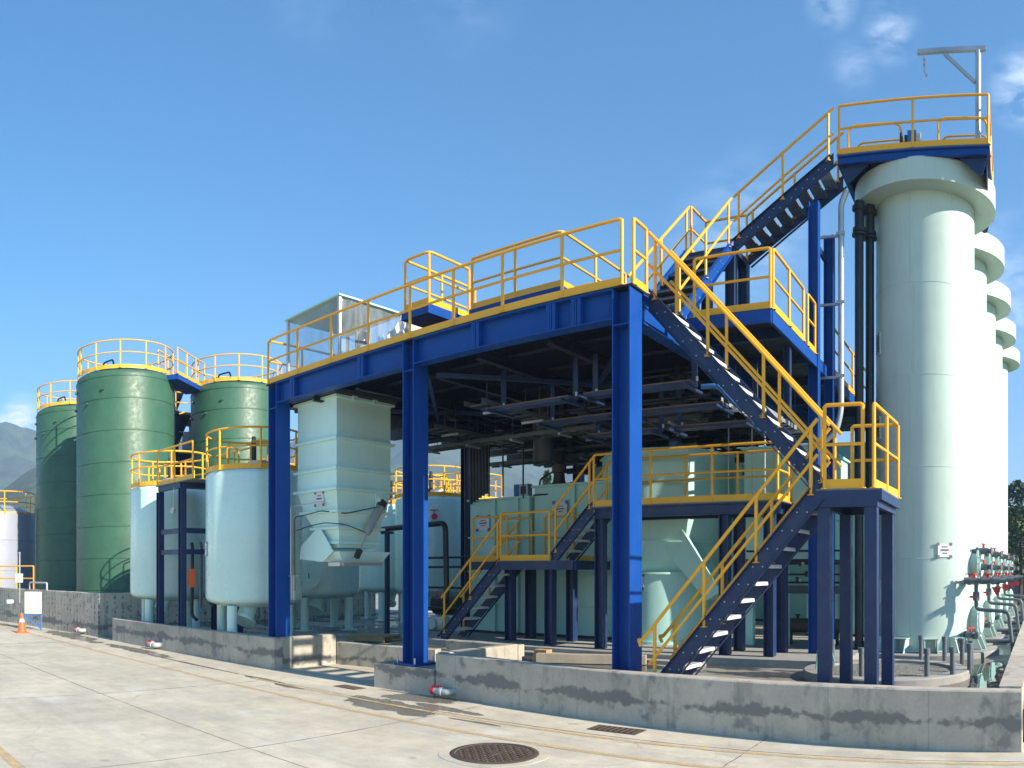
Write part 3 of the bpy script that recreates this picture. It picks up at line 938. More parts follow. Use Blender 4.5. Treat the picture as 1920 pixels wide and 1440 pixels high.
# ================================================================== HOPPER
hp = thing('hopper', (-13.4, 11.3, 2.5), 'pale teal ribbed steel hopper hanging under the left end of the deck', 'hopper')
def rect_ring(z, x0, x1, y0, y1): return [(x0, y0, z), (x1, y0, z), (x1, y1, z), (x0, y1, z)]
hx0, hx1, hy0, hy1 = -14.10, -12.72, 10.62, 12.22
cx_, cy_ = -13.15, 11.42
tiers = [(6.0, hx0, hx1, hy0, hy1), (3.98, hx0, hx1, hy0, hy1), (3.50, -13.98, -12.78, 10.70, 12.14), (3.14, -13.72, -12.86, 10.80, 12.04), (2.82, -13.62, -12.92, 10.86, 11.98), (2.70, -13.6, -12.94, 10.88, 11.96)]
mb = MB(); vs = []
for t_ in tiers: vs += rect_ring(*t_)
fs = []
for i in range(len(tiers) - 1):
    for j in range(4):
        fs.append((i * 4 + j, (i + 1) * 4 + j, (i + 1) * 4 + (j + 1) % 4, i * 4 + (j + 1) % 4))
fs.append((0, 1, 2, 3)); fs.append((len(vs) - 1, len(vs) - 2, len(vs) - 3, len(vs) - 4))
obj('hopper_body', mb.add(vs, [f for f in fs]), M['hopper'], hp)
def rib(z, x0, x1, y0, y1, o=.075, h=.055):
    m_ = MB()
    m_.box(x0 - o, x1 + o, y0 - o, y0 + .004, z - h, z).box(x0 - o, x1 + o, y1 - .004, y1 + o, z - h, z)
    m_.box(x0 - o, x0 + .004, y0 + .004, y1 - .004, z - h, z).box(x1 - .004, x1 + o, y0 + .004, y1 - .004, z - h, z)
    return obj('flange_rib', m_, M['hopper'], hp)
for z in (5.98, 5.08, 4.43, 3.99): rib(z, hx0, hx1, hy0, hy1)
rib(3.52, -13.98, -12.78, 10.70, 12.14); rib(3.16, -13.72, -12.86, 10.80, 12.04); rib(2.84, -13.62, -12.92, 10.86, 11.98)
for y_ in (11.0, 11.6):
    obj('hinge_lug', MB().box(hx1 + .06, hx1 + .12, y_, y_ + .12, 5.9, 5.99), M['hopper'], hp)
obj('hanger_frame', MB().box(-14.16, -12.60, 10.45, 10.56, 6.003, 6.09).box(-12.66, -12.58, 10.56, 12.3, 6.003, 6.09), M['tray'], hp)
# clamshell gate
g1 = MB().prism([(-13.55, 10.74, 3.12), (-13.38, 10.74, 3.12), (-12.95, 10.74, 2.62), (-13.3, 10.74, 2.40), (-14.15, 10.74, 2.46), (-14.1, 10.74, 2.75)], (0, -.03, 0))
gate = obj('gate', g1, M['hopper'], hp)
obj('gate_side', MB().prism([(-12.8, 10.76, 2.62), (-12.8, 12.3, 2.62), (-12.86, 12.1, 2.40), (-12.86, 10.9, 2.40)], (-.9, 0, 0)), M['hopper'], gate)
obj('gate_bar', MB().box(-13.2, -12.8, 10.78, 10.84, 2.30, 2.38).box(-12.84, -12.74, 10.84, 12.0, 2.31, 2.385), M['steel'], gate)
obj('side_lug', MB().prism([(-12.72, 11.72, 4.02), (-12.72, 11.98, 4.02), (-12.72, 11.90, 3.5), (-12.72, 11.76, 3.5)], (.03, 0, 0)), M['hopper'], hp)
cyl_ = obj('air_cylinder', MB().cyl((-12.62, 11.82, 3.62), (-12.62, 11.40, 3.02), .085, 20), M['steel'], hp)
obj('piston_rod', MB().cyl((-12.62, 11.40, 3.02), (-12.62, 11.18, 2.62), .018, 8), M['steel'], cyl_)
obj('clevis', MB().bar((-12.62, 11.90, 3.76), (-12.62, 11.81, 3.60), (1, 0, 0), .12, .16), M['rubber'], cyl_)
obj('clevis', MB().bar((-12.62, 11.20, 2.66), (-12.62, 11.10, 2.48), (1, 0, 0), .10, .10), M['rubber'], cyl_)
obj('mount_plate', MB().box(-12.70, -12.60, 11.78, 12.0, 3.74, 3.82), M['hopper'], cyl_)
notice(hp, (-13.32, 10.625, 3.78), (0, -1, 0), .30, .30)
# air lines from the column to the gate
al = thing('air_line', (-14.1, 10.1, 2.4), 'thin steel air tubes running from the left blue column to the hopper cylinder', 'air tubes')
obj('tube', MB().tube(rounded([(-13.90, 10.38, 1.75), (-13.90, 10.38, 3.40), (-13.6, 10.4, 3.42), (-13.1, 10.5, 3.50), (-12.72, 10.9, 3.44), (-12.55, 11.7, 3.62)], .08), .012, 6), M['rubber'], al)
obj('tube', MB().tube(rounded([(-14.05, 10.38, 1.75), (-14.05, 10.38, 3.63), (-13.5, 10.42, 3.68), (-12.9, 10.45, 3.70)], .05), .012, 6), M['steel'], al)
obj('tube', MB().tube(rounded([(-13.83, 10.38, 3.1), (-13.4, 10.5, 3.20), (-13.0, 10.55, 3.24), (-12.74, 10.9, 3.20), (-12.6, 11.3, 3.05)], .08), .012, 6), M['rubber'], al)
for x in (-13.98, -13.90):
    obj('tube', MB().tube(rounded([(x, 10.36, 1.55), (x, 10.36, 2.1)], .05), .012, 6), M['steel'], al)
obj('bracket', MB().box(-14.16, -13.78, 10.40, 10.42, 2.07, 2.09), M['steel'], al)

# ================================================================== STAIRS AND LANDING (right front)
LZ = 3.29
lx0, lx1, ly0, ly1 = -2.62, -1.78, 10.02, 11.62
ld = thing('stair_landing', (-2.2, 10.8, .4), 'half-way stair landing on four blue columns in front of the nearest tower', 'landing')
obj('deck_plate', MB().box(lx0, lx1 + .06, ly0, ly1, LZ - .02, LZ), M['grating'], ld)
obj('edge_beam', MB().box(lx0, lx1, ly0, ly0 + .08, LZ - .24, LZ - .022).box(lx1 - .08, lx1, ly0 + .08, ly1 - .08, LZ - .24, LZ - .022)
    .box(lx0, lx1, ly1 - .08, ly1, LZ - .24, LZ - .022).box(lx0, lx0 + .08, ly0 + .08, ly1 - .08, LZ - .24, LZ - .022).box(lx1 + .001, lx1 + .06, ly0, ly1, LZ - .15, LZ - .021), M['darkblue'], ld)
for (x, y) in ((-2.52, 10.14), (-1.88, 10.14), (-2.52, 11.48), (-1.88, 11.48)):
    c = obj('column', MB().box(x - .085, x + .085, y - .085, y + .085, .42, LZ - .241), M['darkblue'], ld)
    obj('base_plate', MB().box(x - .14, x + .14, y - .14, y + .14, .402, .42), M['darkblue'], c)
guardrail(ld, [(lx0 + .12, ly0 + .02, LZ), (-1.98, ly0 + .02, LZ)], h=1.12, spacing=2, rr=.1)
guardrail(ld, [(lx1 - .05, ly0 + .02, LZ), (lx1 + .04, ly1 - .04, LZ), (-2.45, ly1 - .04, LZ)], h=1.12, spacing=1.0, rr=.1)
notice(ld, (lx0 + .3, ly0 - .004, LZ - .13), (0, -1, 0), .001, .001) if False else None
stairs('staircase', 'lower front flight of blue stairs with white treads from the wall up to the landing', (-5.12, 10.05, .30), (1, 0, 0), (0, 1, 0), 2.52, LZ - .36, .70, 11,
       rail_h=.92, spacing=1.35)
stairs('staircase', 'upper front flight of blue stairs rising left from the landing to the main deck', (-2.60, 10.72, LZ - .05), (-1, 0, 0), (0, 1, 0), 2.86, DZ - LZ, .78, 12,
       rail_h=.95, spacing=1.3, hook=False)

# flight from the deck to the upper rest, then to the tower top
stairs('staircase', 'short blue flight of stairs rising away from the deck towards the tower steps', (-6.55, 12.05, DZ - .05), (0, 1, 0), (1, 0, 0), 2.65, 2.35, .93, 8,
       mat=M['blue'], tread_mat=M['grating'], rail_h=.92, spacing=1.5, hook=False)
rest = thing('stair_rest', (-5.9, 15.1, DZ), 'small blue intermediate landing between the two upper flights', 'landing')
RZ2 = DZ + 2.35
obj('deck_plate', MB().box(-6.6, -5.55, 14.72, 15.65, RZ2 - .12, RZ2), M['darkblue'], rest)
for (x, y) in ((-6.5, 14.8), (-5.65, 14.8), (-6.5, 15.55), (-5.65, 15.55)):
    obj('leg', MB().hbeam((x, y, DZ), (x, y, RZ2 - .12), (1, 0, 0), (0, 1, 0), .2, .2), M['darkblue'], rest)
guardrail(rest, [(-6.55, 14.8, RZ2), (-6.55, 15.6, RZ2), (-5.6, 15.6, RZ2)], spacing=.9)
TZ = 10.66
stairs('staircase', 'upper blue flight with see-through mesh treads climbing to the tower top', (-5.60, 14.80, RZ2), (1, 0, 0), (0, 1, 0), 2.10, 10.27 - RZ2, .86, 8,
       tread_mat=M['grating'], open_tread=True, rail_h=.95, spacing=1.3, hook=False)
sp = thing('stair_support', (-3.9, 15.3, .4), 'pair of slender blue posts holding up the top flight beside the black pipes', 'support frame')
obj('post', MB().hbeam((-3.93, 14.93, .4), (-3.93, 14.93, 9.55), (1, 0, 0), (0, 1, 0), .2, .2), M['blue'], sp)
obj('post', MB().hbeam((-3.82, 15.75, .4), (-3.82, 15.75, 9.2), (1, 0, 0), (0, 1, 0), .2, .2), M['blue'], sp)
obj('cross_tie', MB().box(-3.9, -3.84, 15.04, 15.64, 8.6, 8.72), M['darkblue'], sp)

# ================================================================== TOWERS
TR, TRR = 1.08, 1.54
TY0, TSP, TX0 = 16.85, 3.15, -1.93
tower = thing('packed_tower', (TX0, TY0, .52), 'nearest and tallest-looking pale green tower with the railed platform on top', 'tower', 'row of pale green towers')
T0 = Vector((TX0, TY0, 0))
shell = obj('shell', MB().lathe(T0, [(TR + .10, .53), (TR + .10, .56), (TR, .56), (TR, 10.03)], 96), M['tower'], tower)
obj('head_ring', MB().lathe(T0, [(TR, 10.02), (TRR, 10.02), (TRR, 10.47), (TRR - .03, 10.50), (0, 10.50)], 96), M['tower'], tower)
for z in (2.45, 4.35, 6.25, 8.15):
    obj('weld_seam', MB().lathe(T0, [(TR - .01, z - .008), (TR + .006, z), (TR - .01, z + .008)], 96), M['tower'], tower)
for i, (za, zb_) in enumerate(((.6, 2.45), (2.45, 4.35), (4.35, 6.25), (6.25, 8.15), (8.15, 10.0))):
    a = R(-100 + (i % 2) * 4)
    c = T0 + Vector((math.cos(a), math.sin(a), 0)) * (TR + .002)
    obj('weld_seam', MB().box(c.x - .006, c.x + .006, c.y - .006, c.y + .006, za, zb_), M['tower'], tower)
gus = MB()
gus.prism([(TR, -.14, .52), (TR + .30, -.14, .52), (TR + .18, -.14, .80), (TR, -.14, .80)], (0, .02, 0))
gus.prism([(TR, .12, .52), (TR + .30, .12, .52), (TR + .18, .12, .80), (TR, .12, .80)], (0, .02, 0))
gus.box(TR - .02, TR + .20, -.16, .16, .80, .82)
gm = gus.mesh('base_bracket'); gm.materials.append(M['tower'])
for i in range(12):
    a = R(-90 + 30 * i + 12)
    o = inst('base_bracket', gm, tower, (TX0, TY0, 0), a)
    o.location = Vector((TX0, TY0, 0)) - WO[tower.name]
def manway(parent, zc, ang, r=.30, valve=True):
    a = R(ang); d = Vector((math.cos(a), math.sin(a), 0)); t_ = Vector((-d.y, d.x, 0)); up = Vector((0, 0, 1))
    c = T0 + d * (TR - .05) + up * zc
    mb = MB(); mb.cyl(c, c + d * .16, r * .78, 24); mb.cyl(c + d * .16, c + d * .20, r, 24)
    mw = obj('manway', mb, M['tower'], parent)
    bm_ = MB()
    for i in range(14):
        b2 = 2 * math.pi * i / 14
        q = c + d * .20 + (t_ * math.cos(b2) + up * math.sin(b2)) * r * .88
        bm_.cyl(q, q + d * .03, .014, 6)
    o = obj('bolt', bm_, M['galv'], mw); o['kind'] = 'stuff'
    obj('cover_plate', MB().cyl(c + d * .202, c + d * .235, r * .80, 24), M['teal'], mw)
manway(tower, 2.35, -8, .33); manway(tower, 1.15, -8, .36)
def side_valve(parent, zc, ang, L_=.45):
    a = R(ang); d = Vector((math.cos(a), math.sin(a), 0)); up = Vector((0, 0, 1))
    c = T0 + d * (TR - .02) + up * zc
    mb = MB(); mb.cyl(c, c + d * L_, .05, 12).cyl(c + d * .10, c + d * .14, .085, 16).cyl(c + d * .17, c + d * .36, .075, 14).cyl(c + d * (L_ - .03), c + d * L_, .08, 16)
    v = obj('ball_valve', mb, M['pvc'], parent)
    q = c + d * .26 + up * .09
    obj('handle', MB().cyl(q - up * .02, q + up * .05, .025, 8).obox(q + up * .06, d.cross(up) * .11, d * .02, up * .012), M['red'], v)
    return v
for z in (2.62, 2.28): side_valve(tower, z, -12)
side_valve(tower, 1.98, -32, .35)
side_valve(tower, .86, -38, .45)
# sight glasses on the left side
for z in (7.05, 5.25, 1.75):
    a = R(-150); d = Vector((math.cos(a), math.sin(a), 0)); t_ = Vector((-d.y, d.x, 0)); c = T0 + d * TR + Vector((0, 0, z))
    sgl = obj('sight_glass', MB().obox(c, t_ * .10, Vector((0, 0, .24)), d * .02), M['tower'], tower)
    obj('slot', MB().obox(c + d * .021, t_ * .025, Vector((0, 0, .17)), d * .002), M['rubber'], sgl)
    bm_ = MB()
    for k in range(8):
        for e in (-1, 1):
            q = c + d * .02 + t_ * e * .075 + Vector((0, 0, -.19 + k * .055))
            bm_.cyl(q, q + d * .02, .012, 6)
    o = obj('bolt', bm_, M['rubber'], sgl); o['kind'] = 'stuff'
labs = ['second pale green tower from the front, just behind the platformed one', 'third pale green tower in the receding row',
        'fourth pale green tower in the receding row', 'fifth and farthest pale green tower in the row']
tw = [tower]
for i in range(4):
    tw.append(dup(tower, (TX0 + .16 * (i + 1), TY0 + TSP * (i + 1), .52), labs[i]))
a = R(-62); notice(tower, T0 + Vector((math.cos(a), math.sin(a), 0)) * (TR + .012) + Vector((0, 0, 2.62)), (math.cos(a), math.sin(a), 0), .30, .28)
# plinths: round concrete, one each
pm_ = MB().lathe((0, 0, 0), [(1.62, 0), (1.62, .10), (1.60, .12), (0, .12)], 64).mesh('tower_plinth'); pm_.materials.append(M['slab'])
for i in range(5):
    o = inst('tower_plinth', pm_, None, (TX0 + .16 * i, TY0 + TSP * i, .40))
    setp(o, ['round concrete plinth under the nearest tower', 'round concrete plinth under the second tower', 'round concrete plinth under the third tower',
             'round concrete plinth under the fourth tower', 'round concrete plinth under the farthest tower'][i], 'plinth', 'round plinths under the towers')
# top platform
tp = thing('tower_platform', (-2, 16.8, 10.5), 'blue framed platform with yellow railings on top of the nearest tower', 'platform')
px0, px1, py0, py1 = -3.55, -.47, 15.32, 18.3
obj('deck_plate', MB().box(px0, px1, py0, py1, TZ - .025, TZ), M['grating'], tp)
obj('edge_beam', MB().hbeam((px0, py0 + .05, TZ - .115), (px1, py0 + .05, TZ - .115), (0, 0, 1), (0, 1, 0), .17, .10), M['blue'], tp)
obj('edge_beam', MB().hbeam((px0, py1 - .05, TZ - .115), (px1, py1 - .05, TZ - .115), (0, 0, 1), (0, 1, 0), .17, .10), M['blue'], tp)
obj('edge_beam', MB().hbeam((px0 + .05, py0 + .11, TZ - .115), (px0 + .05, py1 - .11, TZ - .115), (0, 0, 1), (1, 0, 0), .17, .10), M['blue'], tp)
obj('edge_beam', MB().hbeam((px1 - .05, py0 + .11, TZ - .115), (px1 - .05, py1 - .11, TZ - .115), (0, 0, 1), (1, 0, 0), .17, .10), M['blue'], tp)
for (sx, xa) in ((1, px0), (-1, px1)):
    for yy in (15.44, 18.1):
        obj('bracket', MB().prism([(xa + sx * .06, yy, TZ - .21), (xa + sx * .60, yy, TZ - .21), (xa + sx * .22, yy, TZ - .55), (xa + sx * .14, yy, TZ - .53)], (0, .03, 0)), M['darkblue'], tp)
obj('corner_panel', MB().prism([(px1 - .06, 15.5, TZ - .205), (px1 - .06, 16.2, TZ - .205), (px1 - .06, 16.2, TZ - .5), (px1 - .06, 15.62, TZ - .5)], (-.02, 0, 0)), M['darkblue'], tp)
for x in (-3.0, -2.35, -1.7, -1.05):
    obj('joist', MB().box(x - .04, x + .04, py0 + .11, py1 - .11, TZ - .12, TZ - .026), M['darkblue'], tp)
guardrail(tp, [(px0 + .03, py1 - .03, TZ), (px1 - .03, py1 - .03, TZ), (px1 - .03, py0 + .03, TZ), (px0 + .03, py0 + .03, TZ)], spacing=1.52, rr=.03, ends=False)
for (x0, x1, yy) in ((-3.38, -2.32, 15.62), (-1.52, -.56, 15.62)):
    obj('hoop_rail', MB().tube(rounded([(x0, yy, TZ), (x0, yy, TZ + .72), (x1, yy + .05, TZ + .72), (x1 + .10, yy + .15, TZ)], .16), .026, 8), M['yellow'], tp)
    obj('hoop_rail', MB().tube(rounded([(x0, yy + .9, TZ), (x0, yy + .9, TZ + .85), (x1, yy + .9, TZ + .85), (x1, yy + .9, TZ)], .16), .022, 8), M['yellow'], tp)
ms = thing('fan_motor', (-2.1, 15.6, TZ), 'small grey and blue actuator on the tower top platform', 'actuator')
obj('body', MB().box(-2.14, -1.96, 15.52, 15.72, TZ + .10, TZ + .46), M['blueprimer'], ms)
obj('cover', MB().cyl((-1.955, 15.62, TZ + .28), (-1.87, 15.62, TZ + .28), .16, 20), M['galv'], ms)
obj('bracket', MB().box(-2.21, -2.141, 15.57, 15.67, TZ, TZ + .40), M['rubber'], ms)
obj('lever', MB().cyl((-2.28, 15.6, TZ + .1), (-2.28, 15.6, TZ + .46), .03, 8), M['rubber'], ms)
# davit
dv = thing('davit_crane', (XA(1834, 15.75), 15.75, TZ), 'galvanised swing davit crane with hanging chain on the tower top platform', 'davit crane')
dx = XA(1834, 15.75)
dzt = ZY(1834, 92, 15.75)
obj('mast', MB().cyl((dx, 15.75, TZ), (dx, 15.75, dzt - .04), .057, 20), M['galv'], dv)
obj('mast_socket', MB().cyl((dx, 15.75, TZ), (dx, 15.75, TZ + .22), .10, 20).cyl((dx, 15.75, TZ + .20), (dx, 15.75, TZ + .26), .13, 20), M['galv'], dv)
ax = XA(1720, 15.75)
obj('jib', MB().box(ax, dx + .16, 15.71, 15.79, dzt - .04, dzt + .045), M['galv'], dv)
obj('jib_brace', MB().bar((dx - .06, 15.75, dzt - .68), (ax + .56, 15.75, dzt - .07), (0, 1, 0), .07, .06), M['galv'], dv)
ch = MB()
for i in range(5):
    zc = dzt - .12 - i * .052
    r_ = []
    for k in range(10):
        a = 2 * math.pi * k / 10
        e = (math.cos(a) * .022, 0) if i % 2 else (0, math.cos(a) * .022)
        r_.append((ax + .14 + e[0], 15.75 + e[1], zc + math.sin(a) * .036))
    ch.tube(r_, .010, 5, closed=True)
obj('chain', ch, M['steel'], dv)
obj('hook', MB().tube(rounded([(ax + .14, 15.75, dzt - .36), (ax + .145, 15.75, dzt - .44), (ax + .19, 15.75, dzt - .50), (ax + .22, 15.75, dzt - .44)], .03), .02, 6), M['steel'], dv)

# black down pipes and conduit
bp = thing('down_pipe', (-3.05, 16.2, .5), 'right one of two black vertical pipes beside the nearest tower', 'pipe', 'black pipes under the tower head ring')
pxp = Vector((XA(1631, 16.3), 16.3, 0))
obj('pipe_run', MB().cyl(pxp + Vector((0, 0, .5)), pxp + Vector((0, 0, 9.6)), .095, 20), M['black'], bp)
obj('reducer', MB().lathe(pxp, [(.095, 9.35), (.14, 9.38), (.14, 9.46), (.10, 9.47), (.10, 9.80), (.15, 9.84), (.15, 9.92), (.11, 9.93), (.11, 10.02)], 24), M['black'], bp)
obj('flange', MB().lathe(pxp, [(.095, 9.30), (.155, 9.30), (.155, 9.345), (.095, 9.345)], 24), M['black'], bp)
bp2 = dup(bp, (0, 0, 0), 'left one of two black vertical pipes, nearer the blue posts')
d_ = Vector((XA(1611, 15.95), 15.95, 0)) - pxp
bp2.location = Vector((-3.05, 16.2, .5)) + d_ + Vector((0, 0, -.06))
for i, z in enumerate((8.0, 5.6, 3.2)):
    pass
cn = thing('cable_conduit', (-3.4, 15.5, 5), 'light grey vertical conduit clamped between the blue posts and black pipes', 'conduit')
cxp = XA(1577, 15.4)
obj('pipe_run', MB().tube(rounded([(cxp + .12, 15.4, 9.95), (cxp, 15.4, 9.7), (cxp, 15.4, 5.45), (cxp - .10, 15.4, 5.05), (cxp - .35, 15.4, 4.85)], .3, k=6), .062, 12), M['galv'], cn)
for z in (9.05, 7.65, 6.15):
    obj('clamp', MB().box(cxp - .45, cxp + .05, 15.46, 15.50, z, z + .05).box(cxp - .09, cxp + .09, 15.33, 15.36, z - .01, z + .05), M['galv'], cn)

# pipe manifolds at the right of the towers
def manifold(i, label):
    ox, oy = .16 * i, TSP * i
    t_ = thing('drain_manifold', (-.7 + ox, 16 + oy, 1.9), label, 'pipe manifold', 'grey pipe manifolds on the towers')
    P = lambda x, y, z: (x + ox, y + oy, z)
    y0 = 16.0
    obj('header_pipe', MB().tube(rounded([P(-.98, y0, 1.99), P(-.15, y0, 1.99)], .05), .05, 12), M['pvc'], t_)
    obj('drop_pipe', MB().tube(rounded([P(-.77, y0, 1.99), P(-.77, y0, 1.40), P(-.10, y0 - .1, 1.36), P(.0, y0 - .1, .45)], .10), .042, 12), M['pvc'], t_)
    for (x, z) in ((-.95, 1.99), (-.62, 1.99), (-.35, 1.99)):
        obj('valve_body', MB().cyl(P(x - .07, y0, z), P(x + .07, y0, z), .075, 14), M['pvc'], t_)
    obj('valve_body', MB().cyl(P(-.77, y0, 1.76), P(-.77, y0, 1.58), .07, 14), M['pvc'], t_)
    for x in (-.90, -.52):
        obj('handle', MB().cyl(P(x, y0, 2.05), P(x, y0, 2.12), .025, 8).box(x + ox - .10, x + ox + .10, y0 + oy - .02, y0 + oy + .02, 2.12, 2.14).box(x + ox - .02, x + ox + .02, y0 + oy - .09, y0 + oy + .09, 2.121, 2.139), M['red'], t_)
    obj('handle', MB().box(-.90 + ox, -.80 + ox, y0 + oy - .12, y0 + oy - .02, 1.64, 1.68), M['red'], t_)
    obj('handle', MB().prism([P(-.45, y0 - .03, 1.86), P(-.25, y0 - .03, 1.86), P(-.31, y0 - .03, 1.70), P(-.36, y0 - .03, 1.70)], (0, .05, 0)), M['red'], t_)
    obj('open_end', MB().cyl(P(-.42, y0 - .18, 1.97), P(-.42, y0 + .02, 1.97), .06, 14), M['pvc'], t_)
for i, l in enumerate(('grey pipe manifold with red valve handles on the nearest tower', 'grey pipe manifold with red handles on the second tower',
                       'grey pipe manifold with red handles on the third tower', 'grey pipe manifold with red handles on the fourth tower')):
    manifold(i, l)
for i in range(3):
    y0 = 17.4 + i * 3.15
    obj('floor_pipe', MB().tube(rounded([(-.85 + .16 * i, y0, .62), (-.1 + .16 * i, y0, .62), (.15 + .16 * i, y0, .62), (.15 + .16 * i, y0 + .6, .62)], .1), .05, 12), M['pvc'],
        label=['grey floor pipe at the foot of the nearest tower', 'grey floor pipe at the foot of the second tower', 'grey floor pipe at the foot of the third tower'][i], cat='pipe')

# gravel filled round base with capped stubs
gx, gy, gr = -2.15, 13.0, 1.42
gb = thing('gravel_base', (gx, gy, .4), 'round concrete ring base filled with grey gravel beside the stair landing', 'gravel base')
obj('kerb_ring', MB().lathe((gx, gy, .40), [(gr, 0), (gr, .12), (gr - .02, .14), (gr - .28, .14), (gr - .28, .09), (gr - .30, .06)], 64), M['slab'], gb)
o = obj('gravel', MB().lathe((gx, gy, .40), [(gr - .28, .095), (gr * .5, .12), (0, .13)], 40), M['gravel'], gb); o['kind'] = 'stuff'
stub = MB().cyl((0, 0, 0), (0, 0, .42), .042, 14).cyl((0, 0, .42), (0, 0, .50), .054, 14).mesh('pipe_stub'); stub.materials.append(M['pvc'])
sl_ = [(1727, 1239), (1738, 1273), (1771, 1242), (1786, 1269), (1804, 1247), (1818, 1260), (1821, 1252), (1561, 1250), (1615, 1271)]
sn = ['leftmost back', 'leftmost front', 'second back', 'second front', 'third back', 'rightmost front', 'rightmost back', 'between the two left landing posts', 'between the two middle landing posts']
for (a, b_), nm in zip(sl_, sn):
    g_ = G(a, b_, .50)
    o = inst('pipe_stub', stub, None, (g_.x, g_.y, .48))
    setp(o, ('capped pipe stub on the gravel ring, ' + nm + (' of the seven right of the posts' if 'between' not in nm else '')), 'pipe stub', 'capped pipe stubs in the gravel ring')

# ================================================================== MID LEVEL PLATFORMS
MZ = 3.55
md = thing('mid_platform', (-6.4, 14.5, .55), 'mid-height blue platform with long yellow railing under the main deck', 'platform')
mx0, mx1, my0, my1 = XA(1112, 14.0), XA(1462, 14.0), 14.0, 15.05
obj('deck_plate', MB().box(mx0, mx1, my0, my1, MZ - .025, MZ), M['grating'], md)
obj('edge_beam', MB().hbeam((mx0, my0 + .06, MZ - .14), (mx1, my0 + .06, MZ - .14), (0, 0, 1), (0, 1, 0), .22, .12), M['darkblue'], md)
obj('edge_beam', MB().hbeam((mx0, my1 - .06, MZ - .14), (mx1, my1 - .06, MZ - .14), (0, 0, 1), (0, 1, 0), .22, .12), M['darkblue'], md)
for x in (mx0 + .12, -5.52, -4.6):
    for y in (my0 + .12, my1 - .12):
        obj('column', MB().hbeam((x, y, .56), (x, y, MZ - .255), (1, 0, 0), (0, 1, 0), .20, .20), M['darkblue'], md)
    obj('cross_beam', MB().box(x - .06, x + .06, my0 + .12, my1 - .12, MZ - .22, MZ - .03), M['darkblue'], md)
guardrail(md, [(mx0, my0 + .03, MZ), (mx1 - .05, my0 + .03, MZ), (mx1 - .05, my0 + .75, MZ)], h=1.10, spacing=1.25, rr=.14)
guardrail(md, [(mx0 + .5, my1 - .03, MZ), (mx1 - .05, my1 - .03, MZ)], h=1.10, spacing=1.25)
SZ = 2.42
sm_ = thing('small_platform', (-10.4, 14.5, .55), 'low blue platform with looped yellow railings left of the mid-height one', 'platform')
sx0, sx1 = XA(936, 13.95), XA(1088, 14.2)
obj('deck_plate', MB().box(sx0, sx1, 13.92, 15.4, SZ - .025, SZ).box(-12.3, sx0 - .001, 14.55, 15.4, SZ - .026, SZ - .001), M['grating'], sm_)
obj('edge_beam', MB().box(sx0, sx1, 13.86, 13.92, SZ - .20, SZ - .01).box(-12.3, sx0 - .01, 14.49, 14.55, SZ - .20, SZ - .01).box(sx1, sx1 + .06, 13.92, 15.4, SZ - .2, SZ - .01).box(-12.3, sx1, 15.4, 15.46, SZ - .2, SZ - .01), M['darkblue'], sm_)
for (p_, y) in ((957, 14.45), (1032, 14.2), (995, 15.3), (1072, 15.2)):
    x = XA(p_, y)
    obj('column', MB().hbeam((x, y, .56), (x, y, SZ - .03), (1, 0, 0), (0, 1, 0), .20, .20), M['darkblue'], sm_)
guardrail(sm_, [(sx0 + .05, 13.95, SZ), (XA(1030, 13.95), 13.95, SZ)], h=1.08, spacing=2)
guardrail(sm_, [(-12.25, 14.58, SZ), (sx0 - .25, 14.58, SZ)], h=1.08, spacing=2)
guardrail(sm_, [(-12.1, 15.36, SZ), (sx0 - .1, 15.36, SZ)], h=1.08, spacing=2, toe=0)
guardrail(sm_, [(sx0 + .3, 15.36, SZ), (sx1 - 1.1, 15.36, SZ)], h=1.08, spacing=2, toe=0)
guardrail(sm_, [(sx1 - .9, 15.36, SZ), (sx1 - .05, 15.36, SZ)], h=1.08, spacing=2)
stairs('staircase', 'lowest left flight of dark blue stairs climbing to the low platform', (XA(817, 13.75), 13.95, .50), (1, 0, 0), (0, 1, 0), 1.85, SZ - .55, .72, 6, rail_h=.95, spacing=1.6,
       hook=False, tread_mat=M['tread'])
stairs('staircase', 'short dark blue flight between the low platform and the mid-height platform', (XA(1034, 14.02), 14.02, SZ - .02), (1, 0, 0), (0, 1, 0), 1.08, MZ - SZ, .72, 4, rail_h=1.0, spacing=1.6, hook=False)

# ================================================================== PROCESS TANKS UNDER THE DECK
def boxtank(name, x0, x1, y0, y1, z0, z1, label, ribs, vr=(), cat='tank', corner=None):
    t_ = thing(name, ((x0 + x1) / 2, y0, z0), label, cat)
    obj('tank_wall', MB().box(x0, x1, y0, y1, z0, z1), M['teal'], t_)
    for z in ribs:
        obj('rib', MB().box(x0 - .05, x1 + .05, y0 - .05, y0 - .001, z - .035, z).box(x1 + .001, x1 + .05, y0, y1, z - .035, z), M['teal'], t_)
    for x in vr:
        obj('upright', MB().box(x - .06, x + .06, y0 - .09, y0 - .052, z0, z1 + .02), M['teal'], t_)
    obj('rim', MB().box(x0 - .06, x1 + .06, y0 - .08, y1 + .06, z1, z1 + .05), M['teal'], t_)
    obj('skirt', MB().box(x0 - .02, x1 + .02, y0 - .02, y1, z0 - .07, z0), M['rubber'], t_)
    return t_
b1 = boxtank('clarifier_tank', -13.45, -11.5, 15.9, 19, .62, 4.05, 'boxy pale teal tank behind the low yellow railed platform', (1.35, 2.2, 3.1), (-12.6, -11.85))
b2 = boxtank('clarifier_tank', -11.40, -9.15, 16.0, 19, .62, 4.30, 'boxy teal tank just left of the tapered round tank', (1.3, 2.1, 3.2), (-10.2,))
b3 = boxtank('clarifier_tank', -11.6, -7.6, 19.3, 21.2, .62, 5.20, 'tall wide teal tank wall behind the mid-height railing', (3.0, 4.2), (-10, -8.8))
